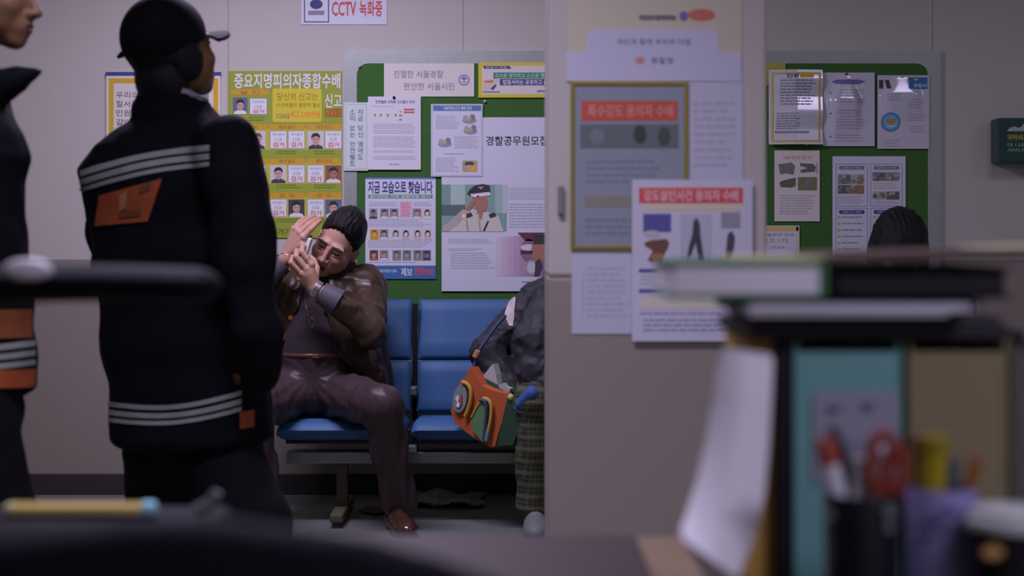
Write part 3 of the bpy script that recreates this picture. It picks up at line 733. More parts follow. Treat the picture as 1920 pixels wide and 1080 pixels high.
def make_bench(px_list, label, n=3):
    D0 = 6.4; SW = .498; PITCH = .523
    x0 = px_list; root = thing('waiting_bench', label, 'bench', (x0+PITCH*n/2, Y(6.4), 0), 'blue waiting benches')
    for k in range(n):
        a = x0+k*PITCH; c = a+SW
        b = MB(); curved_pad(b, a, c, [(Y(6.20), .352), (Y(6.215), .360), (Y(6.26), .366), (Y(6.35), .362), (Y(6.46), .358), (Y(6.55), .353), (Y(6.575), .35)], .078, m_seat, .03); b.build('seat_pad', root, smooth=.9)
        b = MB(); curved_pad(b, a, c, [(Y(6.555), .40), (Y(6.562), .41), (Y(6.578), .45), (Y(6.592), .50), (Y(6.604), .55), (Y(6.614), .594), (Y(6.617), .604)], .05, m_seat, .02); b.build('lower_back_pad', root, smooth=.9)
        b = MB(); curved_pad(b, a, c, [(Y(6.617), .612), (Y(6.622), .622), (Y(6.65), .68), (Y(6.672), .74), (Y(6.69), .80), (Y(6.70), .842), (Y(6.703), .854)], .05, m_seat, .02); b.build('upper_back_pad', root, smooth=.9)
        b = MB(); b.box2((a+.03, Y(6.24), .31), (c-.03, Y(6.56), .335), m_black, .004); b.build('seat_tray', root)
        if k < n-1:                      # bracket and arm joint between two seats
            xm = c+(PITCH-SW)/2; b = MB()
            b.box2((xm-.011, Y(6.63), .34), (xm+.011, Y(6.66), .84), m_black); b.box2((xm-.011, Y(6.3), .27), (xm+.011, Y(6.66), .36), m_black, .004); b.build('seat_bracket', root)
            b = MB(); b.box2((xm-.014, Y(6.53), .47), (xm+.014, Y(6.60), .505), m_chrome, .006); b.build('joint_plate', root)
            b = MB(); b.box2((xm-.03, Y(6.27), .268), (xm+.03, Y(6.42), .30), m_chrome, .006); b.build('beam_clamp', root)
    xa, xb = x0+.02, x0+n*PITCH-.04
    b = MB(); b.box2((xa, Y(6.31), .222), (xb, Y(6.40), .27), m_chrome, .006); b.build('beam', root)
    for xl_ in (xa+.22, xb-.22):
        b = MB(); b.box2((xl_-.022, Y(6.33), .05), (xl_+.022, Y(6.38), .225), m_legp, .004); b.box2((xl_-.026, Y(6.12), .02), (xl_+.026, Y(6.6), .055), m_legp, .008)
        l = b.build('leg', root); 
        for yy in (6.16, 6.56):
            b = MB(); b.lathe([(.0, 0), (.02, 0), (.02, .012), (.012, .021), (0, .021)], (xl_, Y(yy), 0), m_black, 14); b.build('foot_cap', l)
    return root
bx = P(527, 0, 6.3).x-.004
make_bench(bx, 'blue padded waiting bench on a steel beam under the notice board left of the pillar')
make_bench(P(1348, 0, 6.3).x, 'blue padded waiting bench under the right end of the board, hidden behind the desk stack', 2)

# newspaper on the floor
m_news = M('newsprint', C(84, 78, 88), .9, .3, 200, .35, 90)
def crumple(name, label, cat, x0, x1, D0, D1, seed, amp, mat, zb=.006):
    rnd = np.random.RandomState(seed); nx, ny = 26, 16; vs = []; fs = []
    a = Vector((x0, Y(D0), 0)); 
    for layer in (0, 1):
        for j in range(ny+1):
            for i in range(nx+1):
                u, v = i/nx, j/ny; z = zb+amp*(.5+.5*math.sin(u*9+seed+v*4)*math.cos(v*7-u*5))*(.3+.7*math.sin(PI*min(1, u*1.1)))+amp*.35*rnd.rand()
                vs.append((x0+(x1-x0)*u+.012*math.sin(v*9), Y(D0+(D1-D0)*v)+.02*math.sin(u*7), z if layer == 0 else z-.003))
    m = (nx+1)*(ny+1)
    for j in range(ny):
        for i in range(nx):
            q = (j*(nx+1)+i, j*(nx+1)+i+1, (j+1)*(nx+1)+i+1, (j+1)*(nx+1)+i); fs.append(q); fs.append(tuple(m+k for k in reversed(q)))
    o = link_mesh(name, vs, fs, [mat], None, None, ((x0+x1)/2, Y((D0+D1)/2), 0)); return tag(o, label, cat)
crumple('newspaper', 'crumpled newspaper lying on the floor under the blue bench', 'newspaper', P(748, 0, 6.7).x, P(905, 0, 6.7).x, 6.56, 6.88, 4, .035, m_news)
crumple('cardboard_scrap', 'small brown flattened scrap on the floor behind the front shoe', 'scrap', P(678, 0, 6.5).x, P(722, 0, 6.5).x, 6.42, 6.56, 9, .008, M('brown_card', C(58, 44, 38), .9))

# ------------------------------------------------------------------ the desk in the foreground
DZ = .75
m_desk = M('pinkish_brown_desktop', C(38, 30, 34), .55, .05, 30, .08, 4, spec=.2)
m_deskleg = M('desk_metal', (.05, .05, .055, 1), .5)
desk = thing('office_desk', 'pinkish brown office desk across the foreground', 'desk', (.1, Y(1.55), 0))
b = MB(); b.box2((-1.05, Y(1.93), DZ-.03), (1.05, Y(1.15), DZ), m_desk, .004); b.build('desktop', desk)
for sx in (-1, 1):
    b = MB(); b.box2((sx*1.0-.02, Y(1.9), 0), (sx*1.0+.02, Y(1.2), DZ-.03), m_deskleg, .003); b.build('side_panel', desk)
b = MB(); b.box2((-.98, Y(1.88), .3), (.98, Y(1.86), DZ-.03), m_deskleg); b.build('modesty_panel', desk)

# black document case, pencil, pen cap at lower left
m_case = M('black_leatherette', (.007, .0075, .010, 1), .6, .2, 250, spec=.05)
def px_box(b, x0, y0, x1, y1, D, depth, mat, bev=.003, zmin=None):
    a = P(x0, y0, D); c = P(x1, y1, D)
    b.box2((a.x, a.y, c.z if zmin is None else zmin), (c.x, a.y+depth, a.z), mat, bev)
case = thing('document_case', 'flat black document case lying on the desk under the pencil', 'case', (P(180, 0, 1.8).x, Y(1.75), DZ))
b = MB(); b.box2((P(-60, 0, 1.85).x, Y(1.56), DZ+.001), (P(430, 0, 1.85).x, Y(1.90), .791), m_case, .012, 3); b.build('case_body', case, smooth=.7)
b = MB(); b.box2((P(-40, 0, 1.85).x, Y(1.55), .768), (P(410, 0, 1.85).x, Y(1.56), .773), M('zip_metal', (.08, .08, .09, 1), .4)); b.build('zip', case)
pc = thing('pencil', 'tan hexagonal pencil with a light blue end lying on the black case', 'pencil', (P(150, 0, 1.82).x, Y(1.82), .791))
D = 1.82; zc = .7995; r = .0078
b = MB(); xa, xb = P(28, 0, D).x, P(268, 0, D).x; b.tube([(xa, Y(D), zc), (xb, Y(D), zc)], r, M('tan_wood', C(150, 122, 84, 1.25), .5), 6); b.build('shaft', pc)
b = MB(); b.tube([(xb, Y(D), zc), (xb+.008, Y(D), zc), (xb+.014, Y(D), zc), (xb+.0165, Y(D), zc)], [r*1.05, r*1.12, r, r*.4], M('light_blue_end', C(96, 140, 176, 1.3), .5), 14); b.build('end_cap', pc, smooth=.8)
b = MB(); b.tube([(xa, Y(D), zc), (xa-.008, Y(D), zc), (xa-.014, Y(D), zc)], [r, r*.75, r*.25], M('pale_wood', C(168, 140, 124, 1.2), .6), 12); b.build('tip', pc)
b = MB(); D = 1.8; p0 = P(368, 944, D); p1 = P(408, 922, D); b.tube([(p0.x, p0.y, .800), (p0.x+(p1.x-p0.x)*.7, p0.y, .808), (p1.x, p1.y, p1.z)], [.008, .009, .006], M('dull_grey_pen', C(70, 68, 82), .5), 12)
tag(b.build('pen', None, loc=(p0.x, p0.y, .792), smooth=.8), 'dull grey pen tilted at the right end of the black case', 'pen')

# office chair back near the camera, lower left
m_leather = M('black_chair_leather', (.006, .0065, .009, 1), .6, .15, 120, spec=.05)
ch = thing('office_chair', 'black leather office chair whose rounded back fills the lower left corner', 'office chair', (P(345, 0, .96).x, Y(.95), 0))
cx = P(345, 0, .96).x; D = .96
def f(p):
    d = ellip(p, (cx, Y(D), .653), (.38, .09, .285))
    return smax(d, np.abs(p[1]-Y(D))-.05, .04)
V, F = mesh_sdf(f, (cx-.46, Y(D)-.14, .36), (cx+.46, Y(D)+.14, .98), .012); link_mesh('chair_back', V, F, [m_leather], None, ch, smooth=True)
b = MB(); b.box((cx, Y(.72), .46), (.5, .46, .09), m_leather, .035, None, 4); b.build('seat', ch, smooth=.8)
b = MB(); b.tube([(cx, Y(.72), .08), (cx, Y(.72), .42)], .028, m_deskleg, 14); b.tube([(cx, Y(.74), .41), (cx, Y(.93), .42), (cx, Y(.985), .5)], .022, m_deskleg, 10); b.build('column', ch, smooth=.8)
for k in range(5):
    a = 2*PI*k/5+.3; e = Vector((cx+.3*math.cos(a), Y(.72)+.3*math.sin(a), .07)); b = MB(); b.tube([(cx, Y(.72), .10), e], [.024, .016], m_deskleg, 8); l = b.build('base_arm', ch)
    b = MB(); b.lathe([(0, -.012), (.026, -.012), (.03, -.006), (.03, .006), (.026, .012), (0, .012)], (0, 0, 0), m_black, 14, Matrix.Rotation(PI/2, 3, 'X')); 
    b.v = [(v[0]+e.x, v[1]+e.y, v[2]+.03) for v in b.v]; b.build('caster', l)

# long black desk lamp crossing the picture at the left
lamp = thing('desk_lamp', 'black desk lamp with a long horizontal shade reaching across in front of the officers', 'desk lamp', (P(-240, 0, 1.8).x, Y(1.8), DZ))
D = 1.8; xa, xb = P(-90, 0, D).x, P(415, 0, D).x; zc = P(0, 537, D).z
m_shade = M('black_lamp_shade', (.004, .004, .006, 1), .7, spec=.12)
def f(p):
    t = np.clip((p[0]-xa)/(xb-xa), 0, 1); hz = .0225-.003*t; hy = .052
    qx = np.maximum(np.maximum(xa+.02-p[0], p[0]-xb+.03), 0); k = np.sqrt(((p[1]-Y(D))/hy)**2+((p[2]-zc-.004*np.sin(t*3))/hz)**2+(qx/.03)**2)
    return (k-1)*.018
V, F = mesh_sdf(f, (xa-.04, Y(D)-.08, zc-.05), (xb+.04, Y(D)+.08, zc+.05), .004); link_mesh('lamp_shade', V, F, [m_shade], None, lamp, smooth=True)
b = MB(); c = P(42, 508, D-.066); b.lathe([(0, .012), (.6, .011), (.9, .007), (1, 0)], (0, 0, 0), M('highlight_white', C(160, 152, 190, 1.2), .4), 20); b.v = [(c.x+v[0]*.028, c.y+.02-v[2]*1.2, c.z+v[1]*.013+v[2]*.2) for v in b.v]; b.build('painted_highlight', lamp, smooth=.9)  # white disc stands in for the highlight on the glossy shade
b = MB(); xs = P(-240, 0, D).x; b.tube([(xa+.02, Y(D), zc), (xa-.03, Y(D), zc+.005), (xs, Y(D), zc-.02)], .012, M('grey_joint', C(90, 92, 104), .4), 12); b.build('joint', lamp, smooth=.8)
b = MB(); b.tube([(xs, Y(D), zc-.01), (xs-.02, Y(D), .93), (xs, Y(D), DZ+.01)], .012, m_shade, 12); b.build('arm', lamp, smooth=.8)
b = MB(); b.lathe([(0, .022), (.06, .022), (.078, .014), (.082, 0), (0, 0)][::-1], (xs, Y(D), DZ+.001), m_shade, 28); b.build('base', lamp, smooth=.8)

# ------------------------------------------------------------------ file boxes and papers at the right
D = 1.62
TOPZ = P(0, 640, D).z
m_teal = M('teal_card', C(80, 114, 132), .6, var=.06); m_beige = M('beige_card', C(98, 86, 77), .7, var=.06); m_grey = M('grey_card', C(66, 62, 70), .7); m_in = M('inside_shade', (.012, .012, .014, 1), .8)
def file_box(x0, x1, mat, label, D, name='file_box', top=640, depth=.24, insert=None):
    t = thing(name, label, 'file box', (P((x0+x1)/2, 0, D).x, Y(D)+depth/2, DZ), 'file boxes on the desk')
    a = P(x0, top, D); c = P(x1, 1100, D); z0 = DZ+.001; w_ = .004; y0, y1 = a.y, a.y+depth
    b = MB()
    b.box2((a.x, y0, z0), (a.x+w_, y1, a.z), mat); b.box2((c.x-w_, y0, z0), (c.x, y1, a.z), mat); b.box2((a.x, y1-w_, z0), (c.x, y1, a.z), mat); b.box2((a.x, y0, z0), (c.x, y1, z0+w_), mat)
    b.build('box_shell', t)
    b = MB(); b.box2((a.x+w_, y0+.001, z0), (c.x-w_, y0+.005, a.z-.011), mat, .001); b.build('front_panel', t)
    b = MB(); b.box2((a.x+.008, y0+.012, z0+.004), (c.x-.008, y1-.01, a.z-.02), m_in); b.build('shaded_fill', t)  # near-black block paints the shade inside the open box
    return t, a, c, y0
t, a, c, y0 = file_box(1490, 1690, m_teal, 'teal file box with a grey printed insert on its front', D)
s = Sheet(y0-.001, .0006); m_ins = M('grey_insert', C(106, 102, 134), .6); s.rect(1524, 735, 1684, 905, m_ins, 1); mk = ink(62, 60, 86)
for cx_, cy_ in ((1562, 768), (1626, 764)):
    s.poly([(cx_-16, cy_-6), (cx_-4, cy_-9), (cx_+2, cy_-2), (cx_+14, cy_-10), (cx_+17, cy_-3), (cx_+6, cy_+6), (cx_-4, cy_+9), (cx_-12, cy_+4)], mk, 2)
s.rect(1560, 795, 1574, 815, ink(84, 82, 110), 2); s.lines(1534, 830, 1676, 890, 4, ink(90, 88, 116), 2); s.mb.build('label_insert', t)
file_box(1704, 1890, m_beige, 'beige file box standing at the right of the teal one', D)
file_box(1897, 2060, m_grey, 'dark grey file box at the right edge of the desk', D+.02)
b = MB(); px_box(b, 1455, 642, 1486, 1100, D, .22, M('black_binder', (.012, .011, .014, 1), .5), .003, DZ+.001); bd = b.build('ring_binder', None, loc=(P(1470, 0, D).x, Y(D)+.11, DZ)); tag(bd, 'black binder standing upright at the left of the teal file box', 'binder')
b = MB(); a = P(1408, 640, D+.02); c = P(1452, 1100, D+.02); b.box2((a.x, a.y, DZ+.001), (c.x, a.y+.2, P(0, 632, D).z), M('ochre_envelope', C(140, 104, 60), .7), .002); tag(b.build('envelope_folder', None, loc=((a.x+c.x)/2, a.y+.1, DZ)), 'ochre cardboard folder standing behind the curling white papers', 'folder')
# curling white papers leaning on the folder
def paper_curl():
    rows = [(1362, 652, 1446, 664, 1.60), (1346, 668, 1450, 676, 1.585), (1338, 740, 1447, 750, 1.575), (1326, 820, 1442, 835, 1.56), (1308, 900, 1434, 925, 1.54), (1288, 965, 1416, 1005, 1.515), (1276, 996, 1392, 1062, 1.495), (1282, 1012, 1384, 1085, 1.48)]
    n = 9; vs = []; fs = []
    for l in (0, .006):
        for (xa_, ya, xb_, yb, d) in rows:
            for i in range(n+1):
                u = i/n; p = P(xa_+(xb_-xa_)*u, ya+(yb-ya)*u, d+.012*math.sin(PI*u)*-1); vs.append((p.x, p.y+l, max(p.z, DZ+.003)))
    R_ = len(rows); m = R_*(n+1)
    for j in range(R_-1):
        for i in range(n):
            q = (j*(n+1)+i, j*(n+1)+i+1, (j+1)*(n+1)+i+1, (j+1)*(n+1)+i); fs += [q, tuple(m+k for k in reversed(q))]
    edge = [i for i in range(n+1)] + [(j+1)*(n+1)-1 for j in range(1, R_)] + [(R_-1)*(n+1)+i for i in range(n-1, -1, -1)] + [j*(n+1) for j in range(R_-2, 0, -1)]
    for k in range(len(edge)): q = edge[k]; r_ = edge[(k+1) % len(edge)]; fs.append((q, q+m, r_+m, r_))
    o = link_mesh('paper_sheaf', vs, fs, [M('white_sheaf', C(150, 141, 174, 1.2), .6)], None, None, (P(1380, 0, 1.54).x, Y(1.54), DZ), smooth=1.0)
    return tag(o, 'curling sheaf of white papers hanging down at the left of the file boxes', 'papers')
paper_curl()
b = MB(); a = P(1190, 1004, 1.9); c = P(1300, 0, 1.62); b.box2((a.x, Y(1.60), DZ+.001), (P(1275, 0, 1.9).x, Y(1.885), DZ+.006), M('manila', C(86, 68, 62), .7), .001); tag(b.build('manila_envelope', None, loc=(a.x+.03, Y(1.75), DZ)), 'manila envelope lying flat on the desk beside the curling papers', 'envelope')

# what is stacked on top of the boxes
def slab(name, label, cat, parts, parent_loc, rotz=0, tilt=0):
    pass
z1 = TOPZ+.002
def lay(x0, x1, ya, yb, D, depth, mat, bev=.002, b=None):
    b = b or MB(); a = P(x0, ya, D); c = P(x1, yb, D); b.box2((a.x, a.y, c.z), (c.x, a.y+depth, a.z), mat, bev); return b
b = lay(1408, 1892, 609, 638, D-.01, .25, M('dark_folder_stack', (.028, .026, .028, 1), .5)); tag(b.build('document_folder', None, loc=(P(1650, 0, D).x, Y(D)+.12, TOPZ)), 'thick dark folder lying lowest across the file boxes', 'folder')
b = lay(1425, 1880, 593, 607.5, D-.005, .24, M('grey_folder', (.06, .055, .06, 1), .5)); tag(b.build('document_folder', None, loc=(P(1650, 0, D).x, Y(D)+.12, P(0, 607.5, D).z)), 'thin dark grey folder second from the bottom of the stack', 'folder')
b = MB(); rnd = random.Random(5)
for k in range(6): px_box(b, 1398+rnd.uniform(-4, 14), 569.5+k*3.85, 1805+rnd.uniform(-30, 34), 573.3+k*3.85, D-.045+rnd.uniform(0, .008), .24, M('loose_paper_%d' % (k % 3), C(136+8*(k % 3), 128+8*(k % 3), 160+8*(k % 3)), .6), 0)
tag(b.build('paper_pile', None, loc=(P(1600, 0, D).x, Y(D)+.12, P(0, 592, D).z)), 'pile of loose white papers in the middle of the stack', 'papers')
b = lay(1375, 1850, 563.5, 568.5, D+.0, .22, m_case); tag(b.build('clipboard', None, loc=(P(1600, 0, D).x, Y(D)+.12, P(0, 569, D).z)), 'thin black clipboard under the thick white paged book', 'clipboard')
bk = thing('book', 'thick book with white page edges and green covers on top of the stack', 'book', (P(1405, 0, D).x, Y(D)+.12, P(0, 560, D).z)); Db = D-.03
b = lay(1262, 1540, 497, 553, Db+.004, .2, M('page_block', C(160, 151, 186, 1.22), .7)); b.build('page_block', bk)
m_gcov = M('green_cover', C(50, 84, 62), .5); b = lay(1255, 1553, 490, 496.5, Db, .21, m_gcov, .001); lay(1255, 1553, 553.5, 560, Db, .21, m_gcov, .001, b); lay(1541, 1553, 490, 560, Db, .21, m_gcov, .001, b); b.build('cover', bk)
b = MB(); px_box(b, 1395, 482, 1600, 489, D+.02, .2, M('pale_yellow_pad', C(140, 130, 118), .7), .001); tag(b.build('note_pad', None, loc=(P(1500, 0, D).x, Y(D)+.12, P(0, 489, D).z)), 'pale yellow note pad lying on the green covered book', 'note pad')
rb = thing('ring_binder', 'black ring binder lying flat at the right of the green covered book', 'binder', (P(1730, 0, D).x, Y(D)+.12, P(0, 560, D).z))
b = lay(1558, 1900, 502, 507, D-.02, .24, m_case, .001); lay(1558, 1900, 554.5, 559.5, D-.02, .24, m_case, .001, b); lay(1558, 1566, 502, 559.5, D-.02, .24, m_case, .001, b); b.build('binder_cover', rb)
b = lay(1568, 1885, 508, 554, D-.012, .22, M('binder_pages', (.02, .02, .022, 1), .7)); b.build('binder_pages', rb)
b = MB(); a = P(1556, 500, D-.03); c = P(1980, 482, D-.03); b.box(((a.x+c.x)/2+.005, Y(D)+.1, (a.z+c.z)/2+.006), (c.x-a.x, .25, .011), M('brown_folder', C(62, 50, 52), .6), .002, Euler((0, -.03, 0)).to_matrix()); tag(b.build('document_folder', None, loc=(P(1760, 0, D).x, Y(D)+.12, a.z)), 'brown folder topmost on the stack sloping up to the right', 'folder')
b = MB(); a = P(1860, 486, D); b.box((a.x+.08, Y(D)+.08, P(0, 468, D).z+.002), (.14, .16, .006), M('pale_pad', C(150, 138, 130), .6), .001, Euler((0, -.03, 0)).to_matrix()); tag(b.build('note_pad', None, loc=(a.x, a.y, a.z)), 'pale pad on the raised right end of the brown folder', 'note pad')

# pen cups and coffee cup
def cup(x0, x1, top, D, mat, label, name, taper=.93):
    a = P(x0, top, D); c = P(x1, top, D); r = (c.x-a.x)/2; cx_ = (a.x+c.x)/2; h = a.z-DZ-.001
    t = thing(name, label, 'cup', (cx_, Y(D), DZ+.001)); b = MB()
    b.lathe([(0, 0), (r*taper, 0), (r*taper*1.01, .004), (r, h), (r*.985, h+.001), (r*.95, h), (r*taper*.94, .008), (0, .008)], (cx_, Y(D), DZ+.001), mat, 36); b.build('cup_body', t, smooth=.6)
    return t, cx_, Y(D), r, h
t, cx1, cy1, r1, h1 = cup(1545, 1690, 925, 1.43, M('black_cup', (.008, .008, .012, 1), .35), 'black pen cup with scissors and white markers in front of the teal box', 'pen_cup')
b = MB(); s = Sheet(cy1-r1*.99-.002)
for k, (x_, y_) in enumerate(((1668, 958), (1668, 988), (1557, 965))): s.mb = MB(); s.ell(x_, y_, 11-2*k, 14-3*k, ink(76, 74, 92), 1); s.mb.build('faded_print', t)
t, cx2, cy2, r2, h2 = cup(1700, 1830, 915, 1.46, M('purple_cup', C(98, 88, 146), .4), 'purple pen cup with a yellow highlighter beside the black one', 'pen_cup')
s = Sheet(cy2-r2*.99-.002); s.poly([(1738, 962), (1780, 948), (1800, 960), (1770, 975), (1748, 978)], ink(70, 62, 108), 1); s.mb.build('faded_print', t); s.mb = MB(); s.poly([(1730, 990), (1775, 980), (1790, 990), (1745, 1003)], ink(70, 62, 108), 1); s.mb.build('faded_print', t)
def stick(name, label, cat, x, ytop, ybot, D, r, mat, lean=0, capm=None, capf=.4, tip=None, group=None, cz=None):
    t = thing(name, label, cat, (0, 0, 0), group); p1 = P(x+lean, ytop, D); p0 = P(x, ybot, D); d = (p1-p0); z0 = DZ+.012
    p0 = p0 + d*((z0-p0.z)/d.z) if d.z else p0; t.location = p0
    q = p0.lerp(p1, 1-capf*(P(0, ytop, D).z-P(0, ybot, D).z)/(p1.z-p0.z)) if capm else p1
    b = MB(); b.tube([p0, q], r, mat, 14); b.build('barrel', t, smooth=.8)
    if capm: b = MB(); b.tube([q, q.lerp(p1, .88), p1], [r*1.12, r*1.1, r*.8], capm, 14); b.build('pen_cap', t, smooth=.8)
    return t
m_wm = M('white_marker', C(150, 142, 176), .4); m_rc = M('red_cap', C(104, 40, 42), .4); m_or = M('orange_pencil', C(98, 54, 32), .5); m_yl = M('yellow_marker', C(108, 92, 22), .4); m_nv = M('navy_pen', C(48, 50, 72), .4)
stick('marker_pen', 'white marker with a red cap at the left of the black pen cup', 'marker', 1570, 822, 935, 1.432, .0085, m_wm, -24, m_rc, .42)
stick('marker_pen', 'plain white marker in the middle of the black pen cup', 'marker', 1612, 858, 935, 1.44, .0085, m_wm, 6)
stick('marker_pen', 'white marker framed by the red scissors handle', 'marker', 1658, 838, 935, 1.455, .009, m_wm, 0)
stick('highlighter', 'yellow highlighter standing in the purple cup', 'highlighter', 1748, 815, 925, 1.45, .012, m_yl, 6, M('dark_yellow_cap', C(94, 82, 22), .4), .3)
stick('ballpoint_pen', 'navy pen in the purple cup right of the yellow highlighter', 'pen', 1782, 860, 925, 1.46, .008, m_nv, 2)
stick('pencil', 'orange pencil leaning right in the purple cup', 'pencil', 1812, 852, 925, 1.46, .0055, m_or, 24, M('pink_eraser', C(110, 66, 76), .6), .15)
stick('ballpoint_pen', 'brownish pen at the left of the yellow highlighter', 'pen', 1722, 818, 925, 1.47, .006, M('brown_pen', C(84, 52, 40), .5), -4)
sc = thing('scissors', 'scissors with orange red handles standing in the black pen cup', 'scissors', P(1655, 930, 1.425))
D = 1.425; m_sh = M('red_handle', C(94, 34, 30), .35)
b = MB(); b.tube([P(x, y, D) for x, y in ((1640, 925), (1630, 890), (1634, 845), (1644, 818), (1660, 811), (1672, 822), (1672, 850), (1664, 890), (1656, 925))], .0055, m_sh, 10); b.build('handle', sc, smooth=.8)
b = MB(); b.tube([P(x, y, D+.012) for x, y in ((1656, 925), (1666, 885), (1672, 845), (1682, 835), (1692, 850), (1694, 890), (1684, 918), (1668, 932))], .0055, m_sh, 10); b.build('handle', sc, smooth=.8)
b = MB(); b.prism([P(1650, 925, D), P(1664, 925, D), P(1656, 1050, D), P(1652, 1050, D)], (0, .003, 0), m_chrome); b.build('blade', sc)
sc = thing('scissors', 'dark handled scissors leaning left in the black pen cup', 'scissors', P(1600, 930, 1.44)); D = 1.445
b = MB(); b.tube([P(x, y, D) for x, y in ((1606, 930), (1590, 895), (1566, 858), (1552, 820), (1558, 808), (1570, 822), (1584, 862), (1606, 898), (1616, 930))], .005, M('dark_handle', (.03, .03, .035, 1), .4), 10); b.build('handle', sc, smooth=.8)
b = MB(); b.prism([P(1604, 928, D), P(1618, 928, D), P(1622, 1040, D), P(1618, 1040, D)], (0, .003, 0), m_chrome); b.build('blade', sc)
# paper coffee cup
D = 1.40; a = P(1818, 990, D); c = P(1980, 990, D); r = (c.x-a.x)/2; cx_ = (a.x+c.x)/2
t = thing('coffee_cup', 'black paper coffee cup with a white lid at the lower right corner', 'cup', (cx_, Y(D), DZ+.001)); h = a.z-DZ
b = MB(); b.lathe([(0, 0), (r*.78, 0), (r*.97, h), (0, h)], (cx_, Y(D), DZ+.001), M('black_paper_cup', (.010, .009, .010, 1), .5), 32); b.build('cup_body', t, smooth=.6)
b = MB(); b.lathe([(0, 0), (r*1.06, 0), (r*1.08, .004), (r*1.05, .008), (r*.98, .009), (r*.94, .016), (r*.9, .0165), (r*.86, .012), (0, .012)], (cx_, Y(D), DZ+.001+h), M('white_lid', C(132, 128, 150), .4), 36); b.build('lid', t, smooth=.5)
s = Sheet(Y(D)-r*.93-.003); s.ell(1862, 1035, 20, 13, ink(130, 92, 66), 1); s.mb.build('printed_emblem', t)
# ------------------------------------------------------------------ people
SKINM = lambda nm, c, k=1: M(nm, C(*c, k), .5, .04, 200, .06, 14, spec=.35)
m_hair = M('black_hair', (.0045, .004, .005, 1), .5, .4, 260, .3, 120, spec=.25)
m_white_eye = M('eye_white', C(120, 105, 110), .3); m_iris = M('dark_iris', (.012, .01, .01, 1), .2)
def rotm(yaw=0, pitch=0, roll=0):
    """head turning: roll tips it sideways in the picture, pitch nods it forward, yaw turns it to the picture's right"""
    return np.array(Matrix.Rotation(roll, 3, 'Y') @ Matrix.Rotation(yaw, 3, 'Z') @ Matrix.Rotation(pitch, 3, 'X'))
def tolocal(p, o, R, s=1.0):
    x, y, z = (p[0]-o[0])/s, (p[1]-o[1])/s, (p[2]-o[2])/s
    return (R[0][0]*x+R[1][0]*y+R[2][0]*z, R[0][1]*x+R[1][1]*y+R[2][1]*z, R[0][2]*x+R[1][2]*y+R[2][2]*z)
def toworld(q, o, R, s=1.0): return np.asarray(q)*s @ np.array(R).T + np.array(o)
def head_sdf(p, squint=0):
    ax = np.abs(p[0]); pm = (ax, p[1], p[2])
    d = ellip(p, (0, .018, .035), (.075, .096, .094))
    d = smin(d, ellip(p, (0, -.03, -.035), (.064, .066, .08)), .05)            # face
    d = smin(d, ellip(pm, (.036, -.02, -.062), (.028, .05, .034)), .035)        # jaw corners
    d = smin(d, ellip(p, (0, -.076, -.104), (.024, .020, .018)), .032)         # chin
    d = smin(d, ellip(pm, (.042, -.068, -.030), (.022, .020, .018)), .026)      # cheek bones
    d = smin(d, ellip(pm, (.03, -.088, .022), (.027, .013, .009)), .018)        # brow ridge
    d = smax(d, -ellip(pm, (.032, -.108, -.001), (.019, .018, .0125)), .014)     # eye sockets
    d = smin(d, ellip(pm, (.031, -.082, -.001), (.0145, .0125, .0125)), .004)    # eyeballs
    d = smin(d, ellip(pm, (.032, -.0885, .0065), (.018, .0075, .0048)), .005)    # upper lids
    d = smin(d, ellip(pm, (.032, -.087, -.010), (.015, .006, .004)), .007)
    d = smin(d, cap(p, (0, -.096, .004), (0, -.116, -.037), .0065, .011), .014)  # nose
    d = smin(d, ellip(p, (0, -.118, -.041), (.0105, .0100, .009)), .008)
    d = smin(d, ellip(pm, (.0135, -.106, -.043), (.0085, .0105, .008)), .007)
    d = smax(d, -ellip(pm, (.0065, -.113, -.051), (.0035, .005, .004)), .004)
    d = smin(d, ellip(p, (0, -.088, -.071), (.03, .018, .022)), .02)            # muzzle
    d = smin(d, ellip(p, (0, -.1025, -.0675), (.022, .0075, .0045)), .004)       # upper lip
    d = smin(d, ellip(p, (0, -.1015, -.0785), (.018, .0075, .0052)), .004)       # lower lip
    d = smax(d, -ellip(p, (0, -.112, -.0727), (.022, .008, .0014)), .003)
    e = ellip(pm, (.079, .014, -.012), (.010, .021, .032)); e = smax(e, -ellip(pm, (.089, .008, -.008), (.008, .011, .018)), .006)
    d = smin(d, e, .008)                                                       # ears
    return d
def head_mats(c, k):
    """which paint each face polygon gets: 0 skin, 1 lips, 2 brows, 3 eyes, 4 stubble"""
    x, y, z = np.abs(c[:, 0]), c[:, 1], c[:, 2]; m = np.zeros(len(c), int); fr = y < -.06
    m[fr & (x < .022-.3*np.abs(z+.073)) & (z > -.084) & (z < -.0635) & (y < -.092)] = 1
    bz = .0205+.20*np.minimum(x-.014, .02)-.28*np.maximum(x-.036, 0)
    m[fr & (x > .011) & (x < .053) & (np.abs(z-bz) < .0046)] = 2
    m[fr & (x > .017) & (x < .0465) & (np.abs(z+.002) < .0036*np.sqrt(np.maximum(0, 1-((x-.032)/.016)**2)))] = 3
    return m
